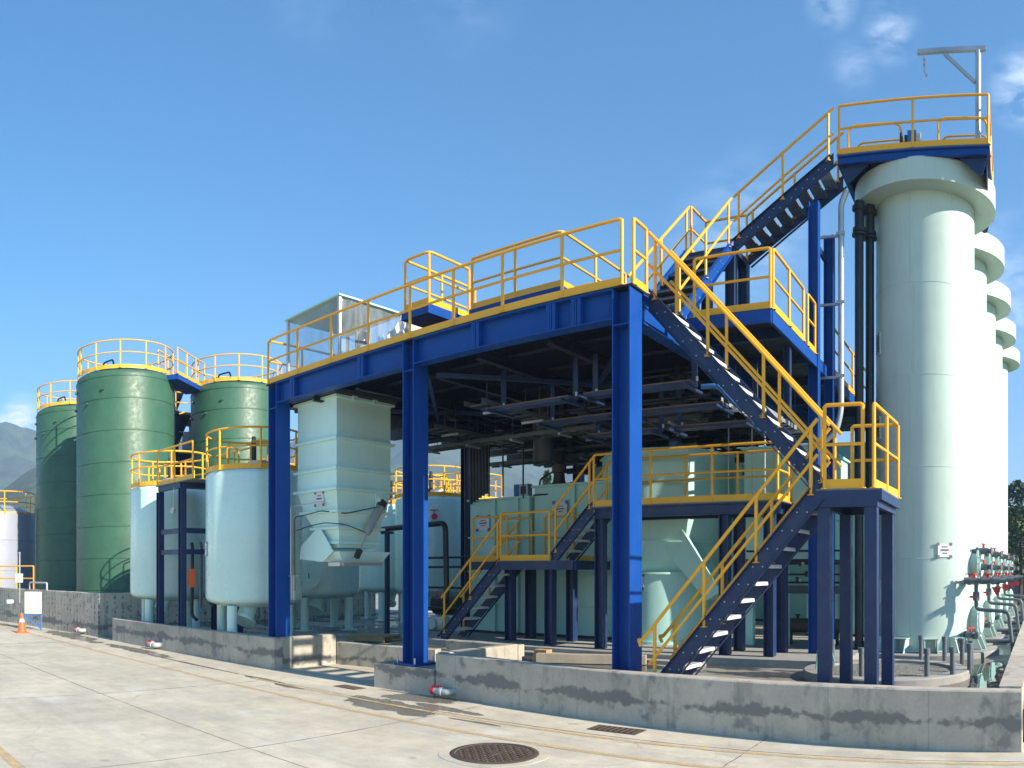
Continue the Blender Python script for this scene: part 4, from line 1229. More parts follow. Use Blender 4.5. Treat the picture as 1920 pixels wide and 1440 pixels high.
b4 = boxtank('filter_tank', -5.80, -4.05, 16.0, 18.6, 2.45, 4.85, 'tall pale teal box tank behind the right end of the mid railing', (3.4,), (-5.0, -4.2))
for (x, y) in ((-5.7, 16.1), (-4.15, 16.1), (-5.7, 18.4), (-4.15, 18.4), (-4.9, 16.1)):
    obj('leg', MB().box(x - .09, x + .09, y - .09, y + .09, .56, 2.45), M['teal'], b4)
notice(b1, (-12.95, 15.83, 3.45), (0, -1, 0), .42, .38)
notice(b2, (-10.55, 15.90, 3.72), (0, -1, 0), .40, .36)
# tapered round tank
ct = thing('cone_tank', (-7.95, 16.5, .55), 'round teal tank with sloping faceted top behind the thick blue column', 'tank')
cp = Vector((-7.95, 16.55, 0))
obj('tank_shell', MB().lathe(cp, [(1.16, .62), (1.16, 2.15)], 64), M['teal'], ct)
obj('base_ring', MB().lathe(cp, [(1.22, .45), (1.22, .62), (1.16, .62)], 64), M['teal'], ct)
obj('rim', MB().lathe(cp, [(1.17, 2.12), (1.25, 2.12), (1.25, 2.17), (1.17, 2.17)], 64), M['teal'], ct)
vs = []
for (z, r_) in ((2.17, 1.18), (2.85, 1.45), (3.35, 1.62), (4.9, 1.62)):
    for k in range(6):
        a = R(60 * k + 12); vs.append(cp + Vector((r_ * math.cos(a), r_ * math.sin(a), z)))
fs = [(i * 6 + k, i * 6 + (k + 1) % 6, (i + 1) * 6 + (k + 1) % 6, (i + 1) * 6 + k) for i in range(3) for k in range(6)]
obj('faceted_hood', MB().add(vs, fs), M['teal'], ct)
for (z, r_) in ((2.85, 1.45), (3.38, 1.63), (4.88, 1.63)):
    mb = MB()
    for k in range(6):
        a, b_ = R(60 * k + 12), R(60 * k + 72)
        mb.bar(cp + Vector((r_ * math.cos(a), r_ * math.sin(a), z)), cp + Vector((r_ * math.cos(b_), r_ * math.sin(b_), z)), (0, 0, 1), .04, .10)
    obj('hoop_rib', mb, M['teal'], ct)
ch_ = Vector((-7.05, 15.35, 0))
obj('chute', MB().prism([(-8.0, 15.35, 3.30), (-7.15, 15.35, 3.30), (-6.2, 15.6, 1.75), (-6.55, 15.6, 1.55)], (0, .5, 0)), M['teal'], ct)
a = R(-100); notice(ct, cp + Vector((math.cos(a), math.sin(a), 0)) * 1.172 + Vector((0, 0, 1.95)), (math.cos(a), math.sin(a), 0), .38, .34)

# agitator and little things on the tanks
ag = thing('agitator_drive', (-11.05, 16.6, 4.35), 'dark mixer motor standing on top of a teal tank', 'mixer motor')
ac = Vector((-11.05, 16.6, 0))
obj('motor', MB().lathe(ac, [(0, 5.32), (.12, 5.30), (.17, 5.22), (.17, 5.0), (.13, 4.96), (.13, 4.9)], 24), M['rubber'], ag)
obj('gearbox', MB().lathe(ac, [(.13, 4.92), (.19, 4.90), (.19, 4.72), (.14, 4.70), (.16, 4.5), (.24, 4.4), (.24, 4.35)], 24), M['iron'], ag)
obj('bracket', MB().tube(rounded([ac + Vector((-.15, 0, 4.78)), ac + Vector((-.6, 0, 4.6)), ac + Vector((-.62, 0, 4.35))], .1), .025, 8), M['rubber'], ag)
obj('side_pipe', MB().tube(rounded([ac + Vector((.2, 0, 4.42)), ac + Vector((.55, 0, 4.45)), ac + Vector((.6, 0, 4.9))], .1), .03, 8), M['rubber'], ag)
cb = thing('control_cabinet', (-12.0, 16.0, 4.1), 'small blue and grey cabinet with dark window on the teal tank top', 'cabinet')
obj('box', MB().box(-12.02, -11.86, 15.95, 16.2, 4.12, 4.42), M['blueprimer'], cb)
obj('panel', MB().box(-11.855, -11.58, 15.95, 16.15, 4.10, 4.42), M['galv'], cb)
obj('window', MB().box(-11.80, -11.64, 15.943, 15.952, 4.16, 4.36), M['rubber'], cb)
mtb = thing('dosing_pump', (-11.3, 16.4, 4.1), 'dark pump and fittings among the clutter on the teal tank top', 'pump')
obj('pump_body', MB().cyl((-11.4, 16.1, 4.22), (-11.0, 16.1, 4.22), .09, 14).cyl((-11.2, 16.1, 4.22), (-11.2, 16.1, 4.36), .05, 10), M['rubber'], mtb)
obj('base', MB().box(-11.45, -10.98, 16.0, 16.2, 4.10, 4.14), M['pvc'], mtb)

# cable bundle / risers
rs = thing('riser_pipes', (-12.3, 15.6, 4.1), 'bundle of black vertical riser pipes hanging from the deck to the teal tank', 'pipe bundle')
for i in range(6):
    x = XA(883 + i * 5.8, 15.6)
    obj('riser', MB().cyl((x, 15.6, 3.95 + .05 * i), (x, 15.6, 6.0), .047, 10), M['black'], rs)
for (p_, z) in ((872, .6), (917, 4.1), (943, 4.1), (981, 4.0)):
    x = XA(p_, 15.5)
    obj('riser', MB().cyl((x, 15.5, z), (x, 15.5, 6.0), .022, 8), M['black'], rs)
du = thing('exhaust_duct', (-10, 14.4, 4.6), 'short black round duct hanging below the deck above the mixer motor', 'duct')
dc = Vector((XA(1019, 14.6), 14.6, 0))
obj('duct_drum', MB().lathe(dc, [(.24, 6.0), (.24, 4.72), (.20, 4.66)], 32), M['black'], du)
obj('outlet_lip', MB().prism([dc + Vector((-.22, -.1, 4.62)), dc + Vector((.22, -.1, 4.70)), dc + Vector((.22, .15, 4.70)), dc + Vector((-.22, .15, 4.62))], (0, 0, .03)), M['black'], du)

# cable trays below the deck
def tray(name, p, q, wd, label, rods=4, rungs=True, mat=None, zt_=5.95):
    p, q = Vector(p), Vector(q); d = (q - p).normalized(); s_ = Vector((-d.y, d.x, 0))
    t_ = thing(name, p, label, 'cable tray')
    m_ = mat or M['tray']
    for e in (-1, 1):
        obj('side_rail', MB().bar(p + s_ * e * wd / 2, q + s_ * e * wd / 2, (0, 0, 1), .09, .012), m_, t_)
    me = MB().obox((0, 0, -.03), s_ * wd / 2 * .96, d * .02, Vector((0, 0, .012))).mesh('rung'); me.materials.append(m_)
    n_ = int((q - p).length / .32)
    for i in range(n_):
        inst('rung', me, t_, p.lerp(q, (i + .5) / n_))
    for i in range(rods):
        f = (i + .5) / rods
        for e in (-1, 1):
            c = p.lerp(q, f) + s_ * e * wd * .42
            obj('hanger_rod', MB().cyl(c, (c.x, c.y, zt_), .008, 6), M['tray'], t_)
        c = p.lerp(q, f)
        obj('strut', MB().obox((c.x, c.y, c.z - .08), s_ * wd * .62, d * .025, Vector((0, 0, .022))), M['galv'], t_)
    return t_
tray('cable_tray', (-9.2, 10.95, 5.32), (-9.2, 18.5, 5.32), .42, 'grey cable tray hanging nearest the middle blue column', 6)
tray('cable_tray', (-13.9, 14.2, 5.25), (-6.0, 14.2, 5.25), .40, 'cable tray crossing under the deck behind the middle column', 6)
tray('cable_tray', (-11.9, 12.6, 5.42), (-11.9, 20.0, 5.42), .40, 'cable tray hanging just right of the ribbed hopper', 5)
tray('cable_tray', (-13.9, 17.2, 5.2), (-6.0, 17.2, 5.2), .40, 'farther cable tray crossing under the deck', 6)
tray('cable_tray', (-4.75, 12.6, 5.2), (-4.75, 17.5, 5.2), .50, 'sunlit ladder tray hanging below the side walkway', 4, mat=M['galv'])
prnd = random.Random(11)
for i in range(46):
    ln = prnd.uniform(2.0, 6.5); rp_ = prnd.choice((.03, .04, .05, .07, .09)); z = prnd.uniform(5.05, 5.95)
    if i % 3:
        x = prnd.uniform(-14.0, -6.0 - ln * .5); y = prnd.uniform(13.2, 22.5)
        p_, q_ = (x, y, z), (min(-5.7, x + ln), y, z)
    else:
        x = prnd.uniform(-14.0, -5.8); y = prnd.uniform(12.6, 18)
        p_, q_ = (x, y, z), (x, min(22.8, y + ln), z)
    t_ = thing('service_pipe', p_, ('thick' if rp_ > .06 else 'thin') + (' black pipe running left to right' if i % 3 else ' black pipe running front to back') + ' in the dark pipework under the deck', 'pipe', 'black service pipes under the deck')
    obj('pipe_run', MB().cyl(p_, q_, rp_, 8), M['black'], t_)
    for f in (.12, .85):
        c = Vector(p_).lerp(Vector(q_), f)
        obj('hanger', MB().box(c.x - .03, c.x + .03, c.y - .03, c.y + .03, c.z + rp_, 6.05), M['undershade'], t_)
        obj('saddle', MB().box(c.x - .12, c.x + .12, c.y - .12, c.y + .12, c.z - rp_ - .05, c.z - rp_), M['undershade'], t_)
def rack(p, q, label, zt_=5.98):
    p, q = Vector(p), Vector(q); t_ = thing('pipe_rack', p, label, 'pipe rack')
    obj('channel', MB().bar(p, q, (0, 0, 1), .05, .26), M['darkblue'], t_)
    obj('insulation', MB().bar(p + Vector((0, 0, .037)), q + Vector((0, 0, .037)), (0, 0, 1), .022, .30), M['plank'], t_)
    for f in (.03, .97):
        c = p.lerp(q, f)
        obj('hanger', MB().box(c.x - .05, c.x + .05, c.y + .16, c.y + .18, c.z, zt_), M['darkblue'], t_)
        obj('cross_arm', MB().box(c.x - .03, c.x + .03, c.y - .35, c.y + .45, c.z - .07, c.z - .027), M['darkblue'], t_)
        obj('clamp', MB().cyl((c.x + .12, c.y, c.z + .05), (c.x + .12, c.y, c.z + .12), .022, 8), M['galv'], t_)
for i, (yy, zz) in enumerate(((11.4, 5.20), (12.3, 5.02), (13.2, 4.86))):
    rack((-9.0 + .5 * i, yy, zz), (-7.3 + .4 * i, yy, zz), ['front left pipe rack below the deck, right of the middle column', 'second left pipe rack below the deck', 'third left pipe rack below the deck'][i])
    rack((-7.0 + .4 * i, yy, zz), (-5.0 + .2 * i, yy, zz), ['front right pipe rack behind the right blue column', 'second right pipe rack behind the right blue column', 'third right pipe rack behind the right blue column'][i])
tb = obj('side_pipe', MB().tube(rounded([(-5.2, 12.2, 5.35), (-4.9, 12.2, 5.35), (-4.6, 12.3, 5.0), (-4.4, 12.4, 4.9)], .2), .045, 10), M['blueprimer'], label='bent blue pipe behind the upper front flight of stairs', cat='pipe')
for i, p_ in enumerate((1366, 1410, 1434)):
    x = XA(p_, 15.6)
    obj('hanging_rod', MB().cyl((x, 15.6, 3.6), (x, 15.6, 6.0), .014, 6), M['galv'], label=['thin vertical rod above the mid-height platform, left one', 'thin vertical rod above the mid-height platform, middle one', 'thin vertical rod above the mid-height platform, right one'][i], cat='rod')
# small blue actuator on the dark duct behind the mid rail
av = thing('valve_actuator', (-8, 17, 4.9), 'small blue valve actuator in the shade above the mid railing', 'actuator')
avc = Vector((XA(1266, 15.5), 15.5, 0))
obj('actuator_body', MB().box(avc.x - .10, avc.x + .10, 15.4, 15.6, 4.85, 5.05), M['blueprimer'], av)
obj('actuator_cap', MB().cyl((avc.x - .05, 15.5, 5.05), (avc.x - .05, 15.5, 5.2), .03, 10).cyl((avc.x + .06, 15.5, 5.05), (avc.x + .06, 15.5, 5.2), .03, 10), M['galv'], av)
obj('pipe_stub', MB().cyl((avc.x + .1, 15.5, 4.95), (avc.x + .5, 15.5, 4.95), .06, 12), M['pvc'], av)

# pump skid behind the lower stairs
sk = thing('pump_skid', (-4.3, 16.8, .55), 'dark horizontal vessel and pump skid seen behind the lower stairs', 'pump skid')
sx = [XA(p_, 16.6) for p_ in (1468, 1542)]
obj('vessel', MB().tube([(sx[0] - .02, 16.6, .98), (sx[0] + .05, 16.6, .98), (sx[1] + .5, 16.6, .98), (sx[1] + .58, 16.6, .98)], [.10, .16, .16, .10], 20), M['iron'], sk)
for x in (sx[0] + .15, sx[1] + .3):
    obj('saddle', MB().box(x - .05, x + .05, 16.5, 16.7, .55, .84), M['rubber'], sk)
obj('pump', MB().lathe((sx[1] - .1, 16.6, 0), [(.0, 1.55), (.10, 1.54), (.10, 1.50), (.06, 1.48), (.08, 1.3), (.16, 1.16), (.16, 1.12)], 20), M['rubber'], sk)
for (x, z) in ((sx[0] + .1, 1.22), (sx[0] + .35, 1.20)):
    obj('valve', MB().cyl((x, 16.6, 1.12), (x, 16.6, z), .03, 10).cyl((x, 16.6, z), (x, 16.6, z + .03), .06, 12), M['red'] if x < sx[0] + .2 else M['rubber'], sk)
pn = thing('instrument_pipework', (-4.2, 15.9, 1.6), 'black pipework with small valves on the teal tank behind the stairs', 'pipework')
for z in (1.95, 2.12, 2.35, 2.62):
    obj('pipe_line', MB().cyl((XA(1400, 15.8), 15.8, z), (XA(1580, 15.8), 15.8, z), .022, 8), M['black'], pn)
for (p_, z) in ((1500, 2.35), (1512, 2.12), (1528, 2.12), (1495, 2.0), (1535, 2.35)):
    x = XA(p_, 15.75)
    obj('valve', MB().cyl((x, 15.75, z - .05), (x, 15.75, z + .07), .035, 10), M['rubber'], pn)
    obj('gauge', MB().cyl((x + .08, 15.70, z), (x + .08, 15.67, z), .035, 12), M['steel'], pn)
obj('support_beam', MB().hbeam((-5.9, 15.75, 1.80), (-3.4, 15.75, 1.80), (0, 0, 1), (0, 1, 0), .17, .10), M['tray'], label='light grey steel beam above the pump skid', cat='beam')
for i, (a_, b_) in enumerate(((-12.8, -9.4), (-9.2, -6.4), (-6.2, -3.9))):  # tanks added to close the bright gap behind and keep it dark
    boxtank('filter_tank', a_, b_, 24.0, 28.0, .62, 6.2, ['wide teal tank added at back left to darken under the deck', 'teal tank added at back middle to darken under the deck', 'teal tank added at back right to darken under the deck'][i], (2.2, 4.0), ())
dk = boxtank('dark_cabinet', -5.2, -3.3, 19.0, 20.2, .6, 4.0, 'dark teal filter tank deep in the shade behind the pump skid', (2.3,), ())

# pipes in front of tanks on the left, under the deck
pr = thing('black_pipe_line', (-15, 15, 2.6), 'black pipe on a blue post crossing in front of the shaded tanks', 'pipe')
pz = ZY(725, 992, 15.0)
obj('pipe_run', MB().tube(rounded([(XA(690, 15.0), 15.0, pz - .02), (XA(835, 15.0), 15.0, pz + .08), (XA(838, 15.0), 15.0, 1.4), (XA(825, 15), 15.2, 1.35)], .2, k=6), .075, 14), M['black'], pr)
xp = XA(726, 15.0)
obj('pipe_post', MB().box(xp - .055, xp + .055, 14.95, 15.05, .34, pz - .14), M['darkblue'], pr)
obj('pipe_saddle', MB().box(xp - .16, xp + .16, 14.9, 15.1, pz - .14, pz - .075), M['darkblue'], pr)
for z in (2.55, 2.3, 1.75, 1.2):
    obj('pipe_line', MB().cyl((XA(800, 15.3), 15.3, z), (XA(882, 15.3), 15.3, z), .03, 8), M['black'], pr)
pq = thing('drum_pump', (-15.2, 15.6, .4), 'white painted pump and black drum behind the low stairs', 'pump')
obj('drum', MB().cyl((XA(820, 16.2), 16.2, 1.25), (XA(868, 16.2), 16.2, 1.25), .30, 24), M['black'], pq)
obj('pump_body', MB().cyl((XA(810, 15.6), 15.6, .75), (XA(838, 15.6), 15.6, .75), .20, 20).cyl((XA(818, 15.5), 15.3, .75), (XA(818, 15.5), 15.6, .75), .14, 16), M['white'], pq)
obj('pump_base', MB().box(XA(806, 15.6), XA(842, 15.6), 15.35, 15.85, .4, .56), M['slab'], pq)
obj('hand_wheel', MB().lathe((XA(820, 15.2), 15.2, 1.55), [(.08, -.01), (.10, 0), (.08, .01), (.07, 0), (.08, -.01)], 20, 'y'), M['red'], pq)

# ================================================================== PALE BLUE VESSELS
def vessel(name, cx, cy, rad, zb, zt_, label, rail_mat=None, manhole_ang=None, mat=None, sign=-90, bottom_man=None):
    c = Vector((cx, cy, 0)); mat = mat or M['tankblue']
    t_ = thing(name, (cx, cy, .34), label, 'tank', 'pale blue pressure vessels on legs')
    dome = [(rad * math.cos(R(a)) if a < 90 else 0, zt_ - .25 + .38 * math.sin(R(a))) for a in (0, 15, 30, 45, 60, 75, 90)]
    dish = [(rad * math.sin(R(a)), zb + .32 - .34 * math.cos(R(a))) for a in (0, 15, 30, 45, 60, 72, 82, 90)]
    dish = [((rad - .17) * math.sin(R(a)) if a < 90 else 0, zb - .02 + .12 * (1 - math.cos(R(a)))) for a in (0, 30, 60)] + \
           [(rad - .17 + .17 * math.sin(R(a)), zb + .27 - .17 * math.cos(R(a))) for a in (10, 30, 50, 70, 90)]
    dome = [(rad - .15 + .15 * math.cos(R(a)), zt_ - .15 + .15 * math.sin(R(a))) for a in (0, 20, 40, 60, 80)] + [(rad * .6, zt_ + .10), (0, zt_ + .18)]
    obj('shell', MB().lathe(c, dish + dome, 72), mat, t_)
    leg = MB().cyl((0, 0, 0), (0, 0, zb + .05 - .34), .13, 20).box(-.2, .2, -.2, .2, 0, .025).mesh('leg'); leg.materials.append(mat)
    for k in range(4):
        a = R(-90 + 90 * k + 24)
        inst('leg', leg, t_, (cx + (rad - .24) * math.cos(a), cy + (rad - .24) * math.sin(a), .345))
    obj('bottom_nozzle', MB().tube([(cx + .3, cy - .35, zb + .02), (cx + .36, cy - .52, zb - .30)], .22, 20).tube([(cx + .36, cy - .52, zb - .30), (cx + .375, cy - .56, zb - .36)], .30, 20), mat, t_)
    # crown railing standing on lugs outside the dome edge
    n_ = 28
    rr_ = rad - .02
    pts = [Vector((cx + rr_ * math.cos(2 * math.pi * i / n_), cy + rr_ * math.sin(2 * math.pi * i / n_), zt_ - .02)) for i in range(n_)]
    g_ = obj('guardrail', MB().tube([p + Vector((0, 0, 1.0)) for p in pts], RR, 8, True), M['yellow'], t_)
    obj('mid_rail', MB().tube([p + Vector((0, 0, .55)) for p in pts], RR * .85, 8, True), M['yellow'], g_)
    mb = MB()
    for i in range(n_):
        a, b_ = pts[i], pts[(i + 1) % n_]
        mb.bar(a + Vector((0, 0, .06)), b_ + Vector((0, 0, .06)), (0, 0, 1), .13, .008)
    obj('toe_board', mb, M['yellow'], g_)
    pm2 = cyl_mesh('post', RR, 1.0, M['yellow'])
    for i in range(0, n_, 4):
        inst('post', pm2, g_, pts[(i + 2) % n_])
    # inner hoops and top fittings
    for (ang, w_) in ((200, .5), (-20, .5), (90, .6)):
        a = R(ang); p = c + Vector((math.cos(a), math.sin(a), 0)) * rad * .55; tv = Vector((-math.sin(a), math.cos(a), 0))
        obj('hoop_rail', MB().tube(rounded([p - tv * w_ / 2 + Vector((0, 0, zt_ + .05)), p - tv * w_ / 2 + Vector((0, 0, zt_ + .72)), p + tv * w_ / 2 + Vector((0, 0, zt_ + .72)), p + tv * w_ / 2 + Vector((0, 0, zt_ + .05))], .1), RR, 8), M['yellow'], t_)
    obj('agitator_head', MB().lathe(c, [(.13, zt_ + .15), (.13, zt_ + .30), (.07, zt_ + .34), (.07, zt_ + .75), (.05, zt_ + .95), (0, zt_ + .96)], 16), M['rubber'], t_)
    obj('top_hatch', MB().cyl((cx + rad * .45, cy - .25, zt_ + .08), (cx + rad * .45, cy - .25, zt_ + .22), .26, 24), M['galv'], t_)
    if manhole_ang is not None:
        a = R(manhole_ang); d = Vector((math.cos(a), math.sin(a), 0))
        q = c + d * (rad - .06) + Vector((0, 0, zb + .72))
        mw = obj('side_manhole', MB().cyl(q, q + d * .20, .34, 32).cyl(q + d * .20, q + d * .25, .38, 32), mat, t_)
        obj('grab_handle', MB().cyl(q + d * .27 + Vector((0, 0, -.08)), q + d * .27 + Vector((0, 0, .10)), .012, 6), M['rubber'], mw)
    if sign is not None:
        a = R(sign); notice(t_, c + Vector((math.cos(a), math.sin(a), 0)) * (rad + .012) + Vector((0, 0, 2.75)), (math.cos(a), math.sin(a), 0), .26, .34)
    return t_
def place(px, d): a = AZ(px); return d * math.sin(a), d * math.cos(a)
xA, yA = place(473, 20.0)
vessel('pressure_vessel', xA, yA + .05, 1.25, 1.28, 4.72, 'large pale blue vessel just left of the left blue column', sign=-110)
xB, yB = place(319, 24.2)
vessel('pressure_vessel', xB, yB, 1.25, 1.28, 4.78, 'leftmost pale blue vessel in front of the green tanks', sign=-135)
xC, yC = place(600, 24.6)
vessel('pressure_vessel', xC, yC, 1.25, 1.32, 4.72, 'pale blue vessel with a round side manhole behind the hopper', manhole_ang=-52, sign=None)
xD, yD = place(735, 29.6)
vessel('pressure_vessel', xD, yD, 1.25, 1.35, 4.70, 'shaded pale blue vessel between the hopper and the middle column', sign=None)
xE, yE = place(808, 27.0)
e_ = vessel('pressure_vessel', xE, yE, 1.25, 1.35, 4.72, 'shaded pale blue vessel right of the middle column with a small red valve', sign=None)
a = R(-42); d = Vector((math.cos(a), math.sin(a), 0)); q = Vector((xE, yE, 4.0)) + d * 1.25
obj('red_valve', MB().cyl(q, q + d * .18, .10, 14).cyl(q + Vector((0, 0, .1)), q + Vector((0, 0, .2)), .02, 8).obox(q + Vector((0, 0, .22)), Vector((-d.y, d.x, 0)) * .14, d * .02, Vector((0, 0, .015))), M['red'], e_)
xG, yG = place(884, 30.8)
vessel('pressure_vessel', xG, yG, 1.25, 1.35, 4.95, 'farthest pale blue vessel showing its yellow crown rail beside the riser pipes', sign=None)
xH, yH = place(372, 28.6)
vessel('pressure_vessel', xH, yH, 1.25, 1.35, 4.45, 'dark shaded pale blue vessel behind the blue service frame', sign=None)

# service frame between the two front vessels
sf = thing('service_tower', (-19.2, 10.6, .34), 'dark blue service frame with yellow railed top between two pale blue vessels', 'steel frame')
fx0, fx1, fy0, fy1, fz = -19.92, -18.58, 10.06, 11.9, 4.62
for (x, y) in ((fx0, fy0), (fx1, fy0), (fx1, fy1), (fx0, fy1)):
    obj('post', MB().hbeam((x, y, .34), (x, y, fz - .16), (1, 0, 0), (0, 1, 0), .17, .17), M['darkblue'], sf)
for z in (fz - .08, 3.30, 2.72):
    for (p, q) in (((fx0, fy0), (fx1, fy0)), ((fx1, fy0), (fx1, fy1)), ((fx0, fy1), (fx1, fy1))):
        obj('tie_beam', MB().bar((*p, z), (*q, z), (0, 0, 1), .14, .08 if z < 4 else .14), M['darkblue'], sf)
obj('deck_plate', MB().box(fx0 - .1, fx1 + .75, fy0 - .1, fy1 + .1, fz - .005, fz + .02), M['grating'], sf)
guardrail(sf, [(fx0 - .06, fy0 - .06, fz + .02), (fx1 + .7, fy0 - .06, fz + .02)], spacing=.95)
guardrail(sf, [(fx1 + .7, fy1 + .06, fz + .02), (fx0 - .06, fy1 + .06, fz + .02)], spacing=1.0)
for i in range(5):
    x = fx0 + .35 + i * .3
    obj('vertical_pipe', MB().tube(rounded([(x, 10.9 + .12 * i, 3.0), (x + .05, 10.9 + .12 * i, 2.9), (x + .02, 10.9 + .12 * i, .9 + .2 * (i % 3)), (x + .3, 10.9 + .12 * i, .8 + .2 * (i % 3))], .12), .05, 10), M['pvc'] if i % 2 else M['black'], label=['black vertical pipe inside the blue service frame, leftmost', 'grey vertical pipe inside the blue service frame, second', 'black vertical pipe inside the blue service frame, third', 'grey vertical pipe inside the blue service frame, fourth', 'black vertical pipe inside the blue service frame, rightmost'][i], cat='pipe')
jb = thing('junction_box', (-18.9, 9.95, 3.8), 'small grey junction box hanging on the blue service frame', 'junction box')
obj('box', MB().box(-18.98, -18.80, 9.90, 9.965, 3.78, 3.93), M['galv'], jb)
obj('cable', MB().cyl((-18.88, 9.93, 3.93), (-18.86, 9.95, 4.5), .008, 6), M['galv'], jb)
vo_ = obj('orange_valve', MB().box(-18.60, -18.46, 10.25, 10.4, 1.75, 2.25).box(-18.56, -18.5, 10.22, 10.25, 1.85, 2.1), M['orange'], label='orange valve actuator low between the pale blue vessels', cat='actuator')

# ================================================================== GREEN TANKS
def gtank(cx, cy, rad, z1_, label):
    c = Vector((cx, cy, 0))
    t_ = thing('green_tank', (cx, cy, .4), label, 'tank', 'tall green fibreglass tanks')
    obj('shell', MB().lathe(c, [(rad, .4), (rad, z1_ - .28), (rad - .05, z1_ - .12), (rad - .22, z1_), (rad * .5, z1_ + .25), (0, z1_ + .40)], 96), M['green'], t_)
    k = 0; z = z1_ - .35
    while z > .6:
        obj('hoop', MB().lathe(c, [(rad - .01, z - .035), (rad + .018, z - .02), (rad + .018, z + .02), (rad - .01, z + .035)], 96), M['green'], t_)
        z -= .95 if k == 0 else 1.38; k += 1
    n_ = 36; rr_ = rad - .06
    pts = [Vector((cx + rr_ * math.cos(2 * math.pi * i / n_), cy + rr_ * math.sin(2 * math.pi * i / n_), z1_ - .02)) for i in range(n_)]
    g_ = obj('guardrail', MB().tube([p + Vector((0, 0, 1.2)) for p in pts], .032, 8, True), M['yellow'], t_)
    obj('mid_rail', MB().tube([p + Vector((0, 0, .68)) for p in pts], .027, 8, True), M['yellow'], g_)
    mb = MB()
    for i in range(n_):
        a, b_ = pts[i], pts[(i + 1) % n_]
        mb.bar(a + Vector((0, 0, .07)), b_ + Vector((0, 0, .07)), (0, 0, 1), .16, .01)
    obj('toe_board', mb, M['yellow'], g_)
    pm2 = cyl_mesh('post', .034, 1.2, M['yellow'])
    for i in range(0, n_, 3): inst('post', pm2, g_, pts[i])
    for (ang, zz) in ((-100, z1_ - .75), (-72, z1_ - 1.45), (-105, z1_ - 1.5), (-50, z1_ - .9)):
        a = R(ang); d = Vector((math.cos(a), math.sin(a), 0)); q = c + d * rad + Vector((0, 0, zz))
        obj('lifting_lug', MB().cyl(q, q + d * .10, .06, 10), M['green'], t_)
    obj('vent', MB().lathe(c + Vector((-.9, -.6, 0)), [(.16, z1_ + .1), (.16, z1_ + .55), (.28, z1_ + .6), (.28, z1_ + .68), (0, z1_ + .78)], 20), M['green'], t_)
    obj('top_hose', MB().tube(rounded([(cx + .2, cy - 1.2, z1_ + .2), (cx + .3, cy - 1.2, z1_ + .55), (cx + 1.1, cy - 1.1, z1_ + .52), (cx + 1.2, cy - 1.1, z1_ + .3)], .12), .04, 8), M['black'], t_)
    return t_
x1, y1 = place(235, 35.4)
g1 = gtank(x1, y1, 2.24, 10.95, 'foremost tall green tank in full sun behind the tall wall')
x2, y2 = place(444, 37.6)
g2 = gtank(x2, y2, 2.24, 10.95, 'green tank behind the large pale blue vessel')
x3, y3 = place(144, 42.6)
g3 = gtank(x3, y3, 2.24, 10.95, 'leftmost green tank, mostly in the shadow of its neighbour')
def patch(t_, cx, cy, ang, z):
    a = R(ang); d = Vector((math.cos(a), math.sin(a), 0)); notice(t_, Vector((cx, cy, z)) + d * 2.26, d, .55, .75)
patch(g1, x1, y1, -160, 2.6)
patch(g3, x3, y3, -160, 2.4)
# link bridge between green tanks
lb = thing('link_bridge', ((x1 + x2) / 2, (y1 + y2) / 2, 9), 'blue link bridge with yellow rails joining the tops of two green tanks', 'footbridge')
p0, p1_ = Vector((x1 + 1.9, y1 + 1.2, 10.75)), Vector((x2 - .4, y2 - 2.1, 10.75))
dd = (p1_ - p0).normalized(); sdv = Vector((-dd.y, dd.x, 0))
obj('bridge_deck', MB().bar(p0, p1_, (0, 0, 1), .22, 1.0), M['blue'], lb)
for e in (-1, 1):
    guardrail(lb, [p0 + sdv * e * .48 + Vector((0, 0, .12)), p1_ + sdv * e * .48 + Vector((0, 0, .12))], h=1.15, spacing=1.1, r=.032)
# stair tower behind, seen in the gap
gs = thing('stair_tower', (x1 + 3.6, y1 + 5.5, .4), 'dark blue stair tower with yellow rails in the gap between the green tanks', 'stair tower')
gsx, gsy = place(345, 40.5)
for (ex, ey) in ((-1, -1), (1, -1), (1, 1), (-1, 1)):
    obj('corner_post', MB().box(gsx + ex * 1.0 - .1, gsx + ex * 1.0 + .1, gsy + ey * 1.0 - .1, gsy + ey * 1.0 + .1, .4, 10.3), M['darkblue'], gs)
for k in range(5):
    z = 2.0 + k * 2.0
    obj('rest_platform', MB().box(gsx - 1.1, gsx + 1.1, gsy - 1.1, gsy + 1.1, z, z + .14), M['darkblue'], gs)
    guardrail(gs, [(gsx - 1.05, gsy - 1.05, z + .14), (gsx + 1.05, gsy - 1.05, z + .14), (gsx + 1.05, gsy + 1.0, z + .14)], h=1.1, spacing=1.0, r=.03)
    obj('flight', MB().bar((gsx - .9, gsy - .5, z + .14), (gsx + .9, gsy - .5, z + 2.0), (0, 0, 1), .2, .5), M['darkblue'], gs)
obj('wall_panel', MB().box(gsx - 2.6, gsx + 2.6, gsy + 1.3, gsy + 1.4, .4, 9.9), M['darkblue'], gs)

